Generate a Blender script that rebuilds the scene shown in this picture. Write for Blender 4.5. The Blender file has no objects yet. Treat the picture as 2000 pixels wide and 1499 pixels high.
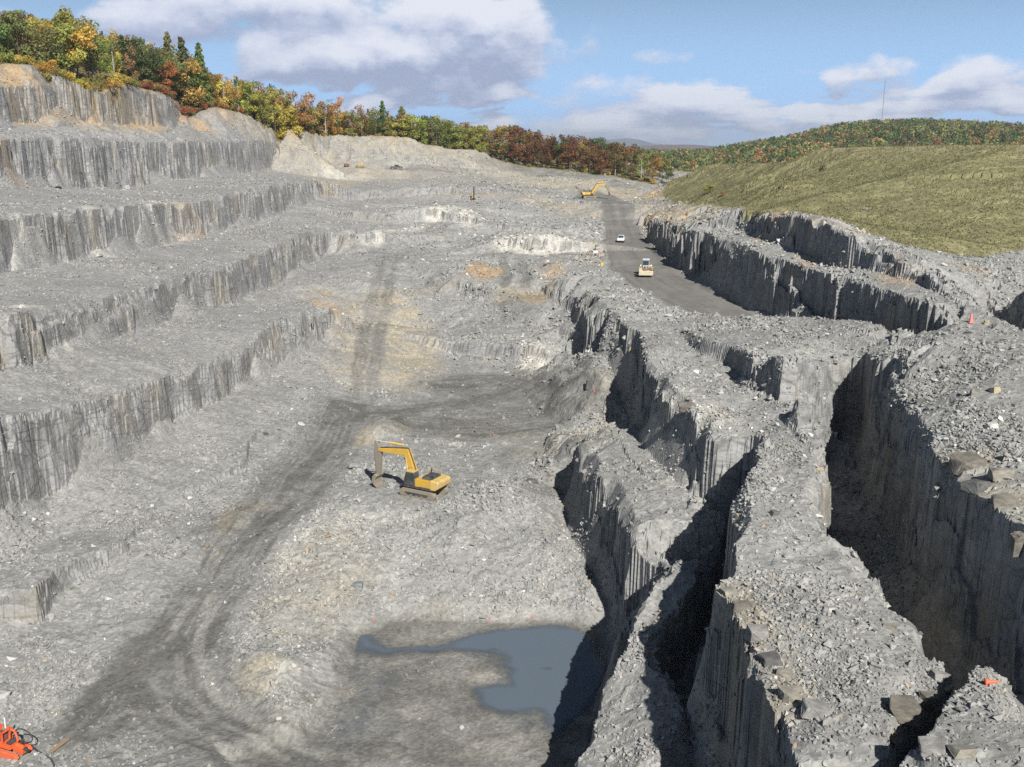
import bpy, bmesh, math, random
import numpy as np
from mathutils import Vector, Matrix, geometry
R = math.radians
random.seed(7)
RNG = np.random.default_rng(7)
scene = bpy.context.scene
COL = scene.collection

# ------------------------------------------------------------------ camera, sky, sun, exposure
F, CX, CY, PITCH = 1900.0, 1000.0, 749.5, R(13.6)
cam = bpy.data.cameras.new("camera")
cam.sensor_width = 36.0
cam.lens = 36.0 * F / 2000.0
cam.clip_start = 0.5
cam.clip_end = 60000.0
cam_ob = bpy.data.objects.new("camera", cam)
cam_ob.rotation_euler = (R(90) - PITCH, 0, 0)
COL.objects.link(cam_ob)
scene.camera = cam_ob

SUN_AZ, SUN_EL = R(19.0), R(39.0)          # azimuth measured to the right of straight behind the camera
SUN_DIR = Vector((math.sin(SUN_AZ) * math.cos(SUN_EL), -math.cos(SUN_AZ) * math.cos(SUN_EL), math.sin(SUN_EL)))
sun = bpy.data.lights.new("sun", 'SUN')
sun.energy = 5.0
sun.angle = R(0.5)
sun.color = (1.0, 0.965, 0.895)
sun_ob = bpy.data.objects.new("sun", sun)
sun_ob.rotation_euler = (-SUN_DIR).to_track_quat('-Z', 'Y').to_euler()
COL.objects.link(sun_ob)

scene.view_settings.view_transform = 'Standard'
scene.view_settings.look = 'None'
scene.view_settings.exposure = 0.66
scene.view_settings.gamma = 1.0
scene.cycles.use_denoising = False
scene.cycles.max_bounces = 5
scene.cycles.diffuse_bounces = 3
scene.cycles.volume_bounces = 0


class NT:
    """Small helper to write node trees."""
    def __init__(self, tree):
        self.t = tree

    def n(self, typ, **kw):
        nd = self.t.nodes.new(typ)
        for k, v in kw.items():
            setattr(nd, k, v)
        return nd

    def put(self, sock, v):
        if v is None:
            return
        if hasattr(v, "is_output"):
            self.t.links.new(v, sock)
        else:
            if sock.type == 'RGBA' and not isinstance(v, (int, float)) and len(v) == 3:
                v = (*v, 1.0)
            sock.default_value = v

    def math(self, op, a, b=None, c=None, clamp=False):
        nd = self.n('ShaderNodeMath', operation=op, use_clamp=clamp)
        for s, v in zip(nd.inputs, (a, b, c)):
            self.put(s, v)
        return nd.outputs[0]

    def vmath(self, op, a, b=None):
        nd = self.n('ShaderNodeVectorMath', operation=op)
        for s, v in zip(nd.inputs, (a, b)):
            self.put(s, v)
        return nd.outputs[0]

    def mix(self, f, a, b, blend='MIX'):
        nd = self.n('ShaderNodeMix', data_type='RGBA', blend_type=blend)
        nd.clamp_factor = True
        self.put(nd.inputs[0], f)
        self.put(nd.inputs[6], a)
        self.put(nd.inputs[7], b)
        return nd.outputs[2]

    def noise(self, vec, scale, detail=4.0, rough=0.55, dim='3D', dist=0.0):
        nd = self.n('ShaderNodeTexNoise', noise_dimensions=dim)
        self.put(nd.inputs['Vector'], vec)
        self.put(nd.inputs['Scale'], scale)
        self.put(nd.inputs['Detail'], detail)
        self.put(nd.inputs['Roughness'], rough)
        self.put(nd.inputs['Distortion'], dist)
        return nd.outputs['Fac'] if 'Fac' in nd.outputs else nd.outputs[0]

    def vor(self, vec, scale, feature='F1', out='Color'):
        nd = self.n('ShaderNodeTexVoronoi', feature=feature)
        self.put(nd.inputs['Vector'], vec)
        self.put(nd.inputs['Scale'], scale)
        return nd.outputs[out]

    def ramp(self, f, stops, interp='LINEAR'):
        nd = self.n('ShaderNodeValToRGB')
        nd.color_ramp.interpolation = interp
        el = nd.color_ramp.elements
        while len(el) < len(stops):
            el.new(0.5)
        for e, (p, c) in zip(el, stops):
            e.position = p
            e.color = (c, c, c, 1) if isinstance(c, (int, float)) else (*c, 1)
        self.put(nd.inputs[0], f)
        return nd.outputs[0]

    def mapr(self, v, a, b, c, d, smooth=False):
        nd = self.n('ShaderNodeMapRange', interpolation_type='SMOOTHSTEP' if smooth else 'LINEAR')
        for s, x in zip(nd.inputs, (v, a, b, c, d)):
            self.put(s, x)
        return nd.outputs[0]


def px_dir(u, v):
    k, w = (u - CX) / F, (v - CY) / F
    c, s = math.cos(PITCH), math.sin(PITCH)
    return k, c - w * s, -s - w * c


# ---- sky: Nishita daylight with cumulus clouds placed by direction
world = bpy.data.worlds.new("World")
scene.world = world
world.use_nodes = True
wt = world.node_tree
wt.nodes.clear()
W = NT(wt)


def px_azel(u, v):
    x, y, z = px_dir(u, v)
    return math.atan2(x, y), math.atan2(z, math.hypot(x, y))


CLOUD_LOBES = [  # u, v, half width, half height in photo pixels, weight
    (420, 15, 270, 66, 0.85), (600, 10, 130, 45, 0.7), (260, 50, 150, 50, 0.5),
    (880, 75, 215, 105, 1.3), (800, 125, 300, 55, 1.0), (960, 40, 110, 70, 0.7), (640, 105, 190, 60, 0.8),
    (560, 130, 160, 55, 0.6), (850, 185, 180, 28, 0.8), (980, 190, 110, 26, 0.5),
    (1120, 100, 70, 42, 0.45), (1190, 70, 60, 38, 0.25), (1310, 118, 75, 26, 0.5),
    (1190, 200, 170, 42, 0.55), (1380, 205, 120, 42, 0.55), (1290, 240, 280, 36, 0.55), (1120, 250, 280, 30, 0.5), (700, 215, 160, 30, 0.4), (1250, 275, 330, 22, 0.5),
    (1060, 165, 120, 30, 0.4), (1600, 232, 210, 30, 0.55),
    (1740, 135, 62, 36, 0.75), (1650, 158, 55, 28, 0.6), (1920, 158, 105, 44, 0.8), (1800, 178, 120, 30, 0.6),
    (1860, 212, 150, 22, 0.4), (1990, 205, 90, 24, 0.5), (-150, 60, 160, 90, 1.0), (2250, 60, 200, 80, 1.0),
    (2300, 200, 200, 40, 0.8), (-350, 160, 220, 60, 0.8),
]


def cloud_group():
    g = bpy.data.node_groups.new("cloud_density", 'ShaderNodeTree')
    g.interface.new_socket("AzEl", in_out='INPUT', socket_type='NodeSocketVector')
    g.interface.new_socket("Density", in_out='OUTPUT', socket_type='NodeSocketFloat')
    g.interface.new_socket("Height", in_out='OUTPUT', socket_type='NodeSocketFloat')
    N = NT(g)
    gi, go = N.n('NodeGroupInput'), N.n('NodeGroupOutput')
    p = gi.outputs[0]
    warp = N.n('ShaderNodeTexNoise', noise_dimensions='2D')
    N.put(warp.inputs['Vector'], p)
    N.put(warp.inputs['Scale'], 16.0)
    N.put(warp.inputs['Detail'], 5.0)
    wv = N.vmath('MULTIPLY', N.vmath('SUBTRACT', warp.outputs['Color'], (0.5, 0.5, 0.5)), (0.05, 0.035, 0))
    q = N.vmath('ADD', p, wv)
    tot = None
    hgt = None
    for (u, v, hw, hh, wgt) in CLOUD_LOBES:
        az, el = px_azel(u, v)
        d = N.vmath('MULTIPLY', N.vmath('SUBTRACT', q, (az, el, 0)), (F / hw, F / hh, 0))
        r2 = N.n('ShaderNodeVectorMath', operation='DOT_PRODUCT')
        N.put(r2.inputs[0], d)
        N.put(r2.inputs[1], d)
        val = N.math('MULTIPLY', N.math('SUBTRACT', 1.0, r2.outputs['Value'], clamp=True), wgt)
        sx = N.n('ShaderNodeSeparateXYZ')
        N.put(sx.inputs[0], d)
        hv = N.math('MULTIPLY', sx.outputs[1], val)
        tot = val if tot is None else N.math('ADD', tot, val)
        hgt = hv if hgt is None else N.math('ADD', hgt, hv)
    spp = N.n('ShaderNodeSeparateXYZ')
    N.put(spp.inputs[0], p)
    band = N.math('MULTIPLY', N.mapr(spp.outputs[1], -0.02, 0.012, 0.0, 1.0, True), N.mapr(spp.outputs[1], 0.035, 0.085, 1.0, 0.0, True))
    streak = N.noise(N.vmath('MULTIPLY', p, (5.0, 26.0, 1.0)), 1.6, 6.0, 0.62, '2D')
    tot = N.math('ADD', tot, N.math('MULTIPLY', band, N.mapr(streak, 0.42, 0.62, -0.15, 0.75)))
    sc = N.vmath('MULTIPLY', p, (1.0, 1.8, 1.0))
    n1 = N.noise(sc, 14.0, 9.0, 0.60, '2D')
    n2 = N.noise(sc, 42.0, 6.0, 0.6, '2D')
    nn = N.math('ADD', N.math('MULTIPLY', N.math('SUBTRACT', n1, 0.5), 2.5), N.math('MULTIPLY', N.math('SUBTRACT', n2, 0.5), 0.95))
    dens = N.math('ADD', tot, N.math('MULTIPLY', nn, N.math('MULTIPLY_ADD', tot, 0.5, 0.25)))
    N.put(go.inputs[0], dens)
    N.put(go.inputs[1], N.math('DIVIDE', hgt, N.math('ADD', tot, 0.05)))
    return g


CG = cloud_group()
tc = W.n('ShaderNodeTexCoord')
sep = W.n('ShaderNodeSeparateXYZ')
W.put(sep.inputs[0], tc.outputs['Generated'])
az = W.math('ARCTAN2', sep.outputs[0], sep.outputs[1])
el = W.math('ARCSINE', sep.outputs[2])
comb = W.n('ShaderNodeCombineXYZ')
W.put(comb.inputs[0], az)
W.put(comb.inputs[1], el)
g1 = W.n('ShaderNodeGroup', node_tree=CG)
W.put(g1.inputs[0], comb.outputs[0])
g2 = W.n('ShaderNodeGroup', node_tree=CG)
W.put(g2.inputs[0], W.vmath('ADD', comb.outputs[0], (0.004, 0.017, 0)))
cover = W.mapr(g1.outputs[0], 0.12, 0.74, 0.0, 1.0, True)
lit = W.math('SUBTRACT', g1.outputs[0], g2.outputs[0])
lit = W.math('MULTIPLY_ADD', lit, 0.55, 0.50)
lit = W.math('ADD', lit, W.math('MULTIPLY', g1.outputs[1], 0.50))
lit = W.math('SUBTRACT', lit, W.mapr(g1.outputs[0], 1.0, 2.2, 0.0, 0.22))
ccol = W.ramp(lit, [(0.05, (0.34, 0.39, 0.55)), (0.35, (0.45, 0.50, 0.66)), (0.62, (0.61, 0.65, 0.78)), (1.0, (0.78, 0.80, 0.88))])
sky = W.n('ShaderNodeTexSky', sky_type='NISHITA')
sky.sun_disc = False
sky.sun_elevation = SUN_EL
sky.sun_rotation = math.pi - SUN_AZ
sky.altitude = 200
sky.air_density = 1.0
sky.dust_density = 0.6
sky.ozone_density = 1.0
SKY_STRENGTH = 0.03
bg = W.n('ShaderNodeBackground')
horizon_veil = W.mapr(el, 0.02, 0.24, 0.90, 0.0, True)
skyc = W.mix(horizon_veil, sky.outputs[0], (9.0, 15.4, 25.0))
cc = W.vmath('MULTIPLY', ccol, (0.70 / SKY_STRENGTH,) * 3)
W.put(bg.inputs[0], W.mix(W.math('MULTIPLY', cover, 0.93), skyc, cc))
W.put(bg.inputs[1], SKY_STRENGTH)
wo = W.n('ShaderNodeOutputWorld')
wt.links.new(bg.outputs[0], wo.inputs[0])

# ------------------------------------------------------------------ projection helpers
CS, SN = math.cos(PITCH), math.sin(PITCH)


def P(u, v, z=None, y=None, d=None):
    """World point on the sight line of photo pixel (u, v), at height z, at distance y or at sideways distance d from the pit axis."""
    kx, ky, kz = px_dir(u, v)
    if z is not None:
        t = z / kz
    elif y is not None:
        t = y / ky
    else:
        t = d / (-0.996 * kx + 0.087 * ky)
    return (kx * t, ky * t, kz * t)


# ------------------------------------------------------------------ numeric noise
def _hash(ix, iy, seed):
    h = (ix.astype(np.int64) * 374761393 + iy.astype(np.int64) * 668265263 + seed * 974634777) & 0xffffffff
    h = ((h ^ (h >> 13)) * 1274126177) & 0xffffffff
    h = (h ^ (h >> 16)) & 0xffff
    return h.astype(np.float32) / 32767.5 - 1.0


def vnoise(x, y, seed=0):
    fx, fy = np.floor(x), np.floor(y)
    tx, ty = (x - fx).astype(np.float32), (y - fy).astype(np.float32)
    tx = tx * tx * (3 - 2 * tx)
    ty = ty * ty * (3 - 2 * ty)
    a, b = _hash(fx, fy, seed), _hash(fx + 1, fy, seed)
    c, e = _hash(fx, fy + 1, seed), _hash(fx + 1, fy + 1, seed)
    return (a + (b - a) * tx) * (1 - ty) + (c + (e - c) * tx) * ty


def fbm(x, y, scale, octaves=4, seed=0, gain=0.5):
    out, amp, f, tot = 0.0, 1.0, 1.0 / scale, 0.0
    for i in range(octaves):
        ca, sa = math.cos(0.7 * i + seed), math.sin(0.7 * i + seed)
        out = out + amp * vnoise((x * ca - y * sa) * f + 17.3 * i, (x * sa + y * ca) * f - 9.1 * i, seed + i)
        tot += amp
        amp *= gain
        f *= 2.03
    return out / tot


def sstep(a, b, x):
    t = np.clip((x - a) / (b - a), 0, 1)
    return t * t * (3 - 2 * t)

# ------------------------------------------------------------------ the quarry's shape: break lines, triangulated in plan
PTS, EDGES = [], []            # (x, y, z), (i, j)


def line(pts, closed=False, edge=True):
    i0 = len(PTS)
    PTS.extend([tuple(p) for p in pts])
    if edge:
        for i in range(len(pts) - 1):
            EDGES.append((i0 + i, i0 + i + 1))
        if closed:
            EDGES.append((i0 + len(pts) - 1, i0))
    return i0


def uvz(lst):
    return [P(u, v, z=z) for u, v, z in lst]


def uvy(lst):
    return [P(u, v, y=y) for u, v, y in lst]


def offset_line(pl, dist, side):
    """Plan polyline moved sideways (side +1: to the left of the direction of travel)."""
    out = []
    for i, p in enumerate(pl):
        a, b = pl[max(i - 1, 0)], pl[min(i + 1, len(pl) - 1)]
        dx, dy = b[0] - a[0], b[1] - a[1]
        L = math.hypot(dx, dy) or 1.0
        out.append((p[0] - side * dy / L * dist, p[1] + side * dx / L * dist))
    return out


WALL_LINES = []


def zat(v, y, u=None):
    kx, ky, kz = px_dir(1000, v)
    return kz / ky * y


def vof(z, y):
    return CY + F * math.tan(math.atan2(-z, y) - PITCH)


def wall(stations, mode, side, batter=1.0):
    """Visible rock face: (u, base v, base z or d, top v) per station."""
    base = [P(u, vb, **{mode: q}) for u, vb, q, vt in stations]
    off = offset_line(base, batter, side)
    top = [(x, y, zat(s[3], y)) for (x, y), s in zip(off, stations)]
    line(base)
    line(top)
    WALL_LINES.append(([p[:2] for p in base], [p[:2] for p in top]))
    return base, top


def edge_wall(top, zbase, side, batter=1.0):
    """Face whose foot is hidden: top points and the height of the foot (one value or one per point)."""
    off = offset_line(top, batter, side)
    zb = zbase if isinstance(zbase, (list, tuple)) else [zbase] * len(top)
    base = [(x, y, z) for (x, y), z in zip(off, zb)]
    line(top)
    line(base)
    WALL_LINES.append(([p[:2] for p in base], [p[:2] for p in top]))
    return base, top


# left benches, lowest to highest (stations run from near to far, the rock is on the left)
wall([(-260, 1180, 66, 1010), (-120, 1085, 66, 900), (0, 993, 64, 868), (33, 985, 64, 817), (110, 963, 63, 803), (165, 926, 62, 793), (235, 896, 61, 780), (304, 858, 60, 757),
      (367, 812, 59, 731), (440, 776, 57, 703), (513, 732, 56, 655), (587, 686, 54, 624), (640, 650, 52.5, 597)], 'd', 1)
wall([(-260, 815, 76, 665), (-120, 765, 75.5, 640), (0, 724, 75, 614), (84, 703, 75, 610), (132, 676, 75, 599), (227, 655, 75, 587), (279, 637, 75, 567), (367, 620, 75, 540), (440, 593, 75, 521),
      (525, 562, 75, 494), (572, 530, 75, 464), (645, 494, 75, 440)], 'd', 1)
wall([(-260, 585, 100, 418), (-120, 556, 100, 416), (0, 532, 100, 413), (84, 520, 100, 421), (158, 506, 100, 411), (205, 498, 100, 404), (279, 484, 100, 399), (326, 476, 100, 398), (378, 465, 100, 399),
      (441, 452, 100, 382), (504, 432, 100, 365), (588, 403, 100, 355), (622, 380, 100, 350)], 'd', 1)
wall([(-260, 392, 137, 280), (-120, 376, 137, 277), (0, 364, 137, 277), (84, 367, 137, 271), (168, 370, 137, 270), (210, 374, 137, 275), (252, 368, 137, 277), (315, 352, 137, 280), (385, 349, 137, 279),
      (455, 341, 137, 278), (525, 333, 137, 277), (590, 328, 137, 290)], 'd', 1)
w0b, w0t = wall([(-260, 246, 152, 180), (-120, 243, 151, 177), (0, 242, 151, 174), (70, 241, 151, 169), (140, 241, 151, 174), (210, 241, 151, 184), (263, 244, 151, 191), (333, 249, 151, 196)], 'd', 1)
wall([(400, 259, 166, 219), (455, 263, 164, 226), (525, 271, 161, 246), (590, 292, 158, 262)], 'd', 1)
line(uvy([(338, 244, 362), (365, 232, 396), (390, 222, 425)]))                     # dirt ramp up between the two top faces
line(uvy([(350, 214, 400), (375, 206, 424)]))
# low ledge at the foot of the rubble on the left
wall([(-120, 1290, -44.6, 1235), (0, 1228, -44.3, 1165), (50, 1220, -44.3, 1150), (84, 1214, -44.2, 1140), (122, 1162, -43.8, 1112), (175, 1127, -43.2, 1090), (241, 1085, -42.6, 1062)], 'z', 1, 0.7)
wall([(430, 940, -41.8, 926), (476, 915, -41.4, 898), (520, 856, -40.4, 846)], 'z', 1, 0.5)

# narrow ridge beside the pond; the rock is on the right going from far to near -> left side of travel
wall([(1100, 965, -43.6, 925), (1120, 1005, -44, 897), (1140, 1055, -44.2, 904), (1160, 1092, -44.4, 930), (1185, 1140, -44.6, 962), (1205, 1195, -44.8, 1010), (1225, 1250, -45.2, 1028)], 'z', 1, 0.9)
edge_wall(uvz([(1252, 1180, -35.2), (1250, 1240, -36.0), (1195, 1325, -38.0), (1140, 1440, -39.0), (1115, 1499, -39.4), (1080, 1600, -39.5)]), -47, -1, 1.2)
# slot between the narrow ridge and the broad one
edge_wall(uvz([(1404, 1015, -34), (1380, 1060, -34.3), (1368, 1105, -34.5), (1335, 1185, -34.8), (1303, 1240, -35.3), (1300, 1290, -36.0), (1340, 1400, -36.4), (1385, 1499, -36.4), (1440, 1640, -36.4)]), -41, 1, 0.5)
edge_wall([(23.1, 88.9, -26.6)] + uvz([(1472, 858, -26.6), (1455, 920, -26.6), (1440, 980, -26.6), (1410, 1110, -27), (1405, 1165, -27.4), (1450, 1260, -27.4), (1490, 1320, -27.4), (1515, 1400, -27.4), (1545, 1499, -27.4), (1580, 1640, -27.4)]), -41, -1, 1.2)
# second ridge's face
wall([(1112, 606, -33, 580), (1126, 620, -33, 570), (1150, 652, -33, 581), (1180, 688, -33.2, 612), (1205, 716, -34.5, 630), (1228, 765, -37, 646), (1246, 815, -38, 672), (1256, 842, -35.5, 742), (1273, 866, -34, 750), (1302, 898, -33.6, 776), (1330, 927, -33.6, 802),
      (1359, 966, -33.8, 842), (1385, 986, -34.2, 850), (1408, 1002, -35, 851), (1436, 1097, -40, 850)], 'z', 1, 0.9)
# long face under the cross ridge, turning into the end of the wide slot and its right-hand face
wall([(1330, 650, -26.6, 643), (1350, 666, -26.8, 648), (1378, 690, -27, 662), (1410, 716, -27, 682), (1440, 745, -27.0, 691), (1480, 768, -26.3, 690), (1512, 782, -26.0, 695), (1562, 792, -25.1, 716)], 'z', 1, 0.9)
edge_wall([P(1580, 719, y=93), P(1612, 714, y=106), P(1640, 706, y=112), P(1670, 699, y=112.5), P(1698, 692, z=-23.2), P(1738, 760, z=-23.4), P(1800, 850, z=-23), P(1850, 930, z=-22.6), P(1920, 985, z=-22.2),
           P(2000, 1042, z=-21.8), P(2150, 1160, z=-21.4), P(2400, 1350, z=-21)], [-28.6, -30, -33, -34, -34, -34.2, -34.4, -34.6, -34.8, -35, -30, -27], -1, 0.9)
# broad ridge's hidden right side
edge_wall(uvz([(1574, 791, -25.3), (1590, 793, -25.3), (1596, 900, -26.0), (1600, 1020, -26.4), (1645, 1065, -26.6), (1700, 1120, -26.6), (1770, 1200, -26.6), (1830, 1285, -26.6), (1838, 1335, -26.6), (1800, 1362, -26.6), (1728, 1420, -26.6), (1720, 1480, -26.8), (1650, 1560, -27)]),
          [-30, -33, -34, -34.3, -34.4, -34.5, -34.6, -34.4, -33, -32, -31, -31, -31], 1, 1.0)
# foreground block, lower right
edge_wall(uvz([(2250, 1250, -25), (2000, 1265, -25), (1900, 1276, -25), (1858, 1340, -25), (1812, 1410, -25), (1742, 1482, -25), (1640, 1510, -25.2), (1560, 1600, -25.5)]),
          [-31, -34, -33, -32, -31, -31, -31, -31], -1, 0.8)

# faces to the right of the haul road
wall([(1272, 462, -25.5, 430), (1298, 490, -26, 436), (1338, 521, -26.2, 447), (1388, 561, -26.4, 470), (1433, 584, -26.5, 482), (1478, 607, -26.6, 500), (1530, 630, -26.7, 516)] + [(u, vof(-26.8, y), -26.8, vt) for u, y, vt in ((1600, 140, 537), (1670, 128, 556), (1740, 118, 576), (1800, 111, 592))], 'z', 1, 0.8)
wall([(1446, 448, -16.6, 418), (1470, 456, -16.5, 414), (1500, 471, -16.3, 424), (1530, 480, -16.2, 420), (1560, 491, -16.6, 420), (1620, 516, -16.8, 437), (1690, 523, -16.5, 463), (1725, 532, -16.4, 480), (1762, 540, -16.3, 491), (1820, 563, -16.7, 515), (1870, 581, -17.0, 536), (1900, 592, -17.25, 560), (1915, 600, -17.6, 590)], 'z', 1, 0.8)
wall([(1932, 640, 123, 606), (1960, 665, 117, 578), (2005, 690, 110, 550), (2060, 700, 105, 530)], 'y', 1, 0.8)

# cross ridge and the shoulder of the haul road
xr = uvz([(1345, 612, -26.2), (1400, 612, -24.6), (1480, 615, -23.6), (1600, 619, -22.4), (1670, 621, -21.0), (1740, 623, -19.8), (1870, 632, -19.0), (2000, 647, -18.8), (2200, 660, -18.4)])
line(xr)
line([(x + 1.0, y + 5.0, -26.7) for x, y, z in xr[1:4]])
ROAD_L = [(1172, 396, -19.8), (1176, 430, -22.8), (1180, 467, -25.6), (1186, 505, -26.3), (1232, 556, -26.6), (1300, 590, -26.7), (1342, 612, -26.7)]
ROAD_R = [(1222, 394, -19.8), (1242, 430, -22.8), (1258, 467, -25.6), (1300, 510, -26.3), (1340, 540, -26.6), (1395, 574, -26.7), (1470, 610, -26.8)]
line(uvz(ROAD_L), edge=False)
line(uvz(ROAD_R), edge=False)
line([P(1420, 640, z=-26.8), P(1560, 665, z=-26.8)], edge=False)

# low faces across the terraces at the back and on the slope below them
wall([(985, 488, -26.5, 464), (1040, 491, -26.5, 459), (1100, 491, -26.4, 462), (1140, 489, -26.3, 472)], 'z', 1, 0.5)
wall([(650, 474, -26.0, 455), (700, 476, -26.1, 452), (770, 474, -26, 458), (840, 470, -25.8, 456)], 'z', 1, 0.8)
wall([(690, 432, -22.4, 414), (760, 434, -22.5, 412), (850, 431, -22.1, 407), (925, 436, -22.2, 418)], 'z', 1, 0.8)
wall([(990, 450, -24.0, 440), (1050, 453, -24.1, 442), (1110, 456, -24.4, 447)], 'z', 1, 0.6)
wall([(700, 392, -18.9, 376), (780, 388, -18.2, 371), (880, 381, -17.0, 366)], 'z', 1, 1.0)
wall([(885, 566, -32.2, 540), (940, 578, -32.6, 552)], 'z', 1, 0.8)
wall([(1068, 578, -31.9, 552), (1095, 585, -32, 548)], 'z', 1, 0.8)
wall([(868, 692, -40.1, 672), (930, 702, -40.3, 668), (1000, 708, -40.3, 676), (1062, 722, -40.4, 698)], 'z', 1, 0.8)

wall([(640, 319, 446, 301), (700, 314, 449, 293), (765, 308, 452, 291)], 'y', 1, 1.6)
wall([(800, 318, 453, 303), (900, 327, 459, 311)], 'y', 1, 1.6)
# spot heights (u, v, z)
SPOT = [
    # pond and floor
    (1050, 1310, -46.3), (900, 1300, -46.2), (750, 1290, -46.0), (1100, 1400, -46.3), (900, 1450, -46.0), (700, 1400, -45.9), (750, 1600, -46), (1000, 1560, -46.3), (600, 1460, -45.7), (450, 1400, -45.5),
    (250, 1330, -45.2), (330, 1250, -44.8), (420, 1130, -44.0), (500, 1020, -43.2), (620, 900, -42.6), (690, 805, -41.6), (100, 1420, -45.4), (0, 1470, -45.4), (200, 1499, -45.0), (300, 1560, -44.0), (0, 1600, -44.6), (-200, 1499, -45.4),
    (700, 1225, -45.4), (850, 1215, -45.6), (1000, 1212, -45.6), (1120, 1215, -45.7), (1185, 1225, -45.9), (1150, 1290, -46.4), (640, 1320, -45.4),
    # rubble pile the excavator works on
    (620, 1010, -41.5), (700, 965, -41.0), (760, 975, -41.0), (860, 985, -40.7), (990, 958, -39.9), (1060, 1000, -40.9), (900, 1010, -40.5), (640, 1090, -42.2), (560, 1150, -43.4), (470, 1280, -44.4), (540, 1300, -44.0), (560, 1390, -45.0),
    (700, 1050, -42.2), (800, 1100, -43.2), (950, 1090, -43.0), (1080, 1100, -42.8), (1140, 1150, -44.2), (700, 1170, -44.3), (900, 1170, -44.7), (640, 940, -42.2), (700, 920, -42.0), (800, 915, -41.8), (900, 930, -41.4), (960, 915, -41.9), (1060, 930, -42.2),
    # floor behind it
    (800, 850, -42.0), (950, 860, -42.0), (1060, 850, -41.8), (760, 800, -41.4), (900, 780, -41.0), (1050, 790, -41.0), (1100, 830, -41.2), (850, 740, -40.6), (1000, 738, -40.8), (1100, 740, -40.4), (720, 838, -41.4), (760, 830, -41.2),
    # left rubble under the lowest face
    (560, 930, -41.8), (640, 830, -41.0), (660, 770, -40.2), (440, 1070, -43.0), (330, 1170, -43.9), (300, 1000, -41.6), (180, 1040, -41.9), (100, 1050, -41.9), (400, 900, -40.4), (500, 820, -39.4), (240, 1180, -44.2), (60, 1320, -44.9), (130, 1290, -44.6), (200, 1250, -44.5), (0, 1090, -42.0),
    (600, 760, -38.6), (670, 690, -37.2), (640, 680, -36.6),
    # ramp
    (688, 775, -41.0), (738, 778, -41.0), (698, 690, -38.3), (752, 690, -38.3), (702, 640, -36.2), (762, 640, -36.2), (712, 575, -32.9), (776, 575, -32.9), (728, 505, -28.4), (800, 505, -28.4),
    (790, 700, -39.6), (850, 700, -40.2), (830, 640, -38.0), (880, 640, -37.6), (840, 580, -33.6), (675, 620, -35.0), (690, 550, -30.8), (670, 510, -28.8),
    # bench above
    (680, 492, -28.0), (760, 494, -28.0), (870, 497, -27.6), (960, 497, -27.2), (1060, 497, -27.0), (1130, 505, -27.0), (960, 560, -31.0), (1060, 563, -31.0), (975, 590, -33.4), (970, 640, -36.6), (1060, 640, -36.4), (1100, 690, -37.6),
    (1100, 540, -28.6), (1090, 600, -33.0), (1100, 640, -34.2), (1130, 690, -34.6), (1180, 720, -34.0), (1150, 760, -36.4), (1120, 800, -38.8), (1140, 870, -35.6), (1170, 830, -34.4), (1210, 860, -33.8), (1250, 950, -33.8), (1330, 1010, -34), (1330, 1100, -34.5), (1290, 1130, -34.6), (1290, 1200, -35.6),
    (1240, 1290, -36.8), (1240, 1400, -37.6), (1280, 1480, -37.4), (1195, 1480, -38.5), (1180, 930, -34.6), (1120, 860, -37.5),
    (1150, 540, -27.2), (1200, 560, -26.8), (1250, 600, -26.7), (1300, 640, -26.6), (1280, 680, -26.8), (1330, 720, -26.8), (1400, 760, -26.8), (1300, 745, -26.8), (1450, 800, -26.8), (1400, 810, -26.7), (1530, 830, -25.8), (1530, 1000, -26.4), (1500, 1130, -26.8), (1600, 1200, -26.2), (1700, 1300, -26.2), (1600, 1400, -26.6),
    (1450, 640, -23.9), (1600, 660, -22.9), (1800, 680, -20.0), (1900, 750, -20.4), (1990, 700, -19.4), (1990, 860, -20.6), (2150, 800, -20.2), (1850, 820, -21.8), (2200, 1000, -21), (1950, 1400, -24.6), (2100, 1450, -24.5), (1850, 1499, -25),
    (1620, 930, -34.2), (1660, 1000, -34.4), (1720, 1080, -34.6), (1800, 1200, -34.8),
    (1360, 1180, -40.4), (1352, 1300, -40.6), (1388, 1420, -40.8),
    # terraces at the back
    (680, 478, -26.6), (900, 468, -25.8), (1140, 470, -25.4), (700, 448, -23.6), (820, 445, -23.2), (930, 440, -23.0), (1050, 440, -23.4), (1140, 440, -23.6),
    (940, 420, -21.0), (1050, 420, -21.6), (760, 405, -19.4), (680, 400, -19.2), (930, 391, -18.2), (1030, 395, -18.6), (1130, 392, -19.0), (860, 365, -15.0), (960, 362, -14.8), (1050, 372, -17.0),
    (680, 352, -13.2), (780, 350, -13.0), (880, 345, -12.0), (640, 332, -9.8), (700, 328, -9.2), (780, 326, -8.8), (860, 330, -9.6), (950, 345, -12.4), (1040, 355, -15.0),
    (1170, 386, -18.9), (1240, 386, -19.0), (1290, 400, -18.6), (1110, 372, -17.6), (1300, 425, -19.0), (1380, 420, -16.0),
]
line(uvz(SPOT), edge=False)
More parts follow.
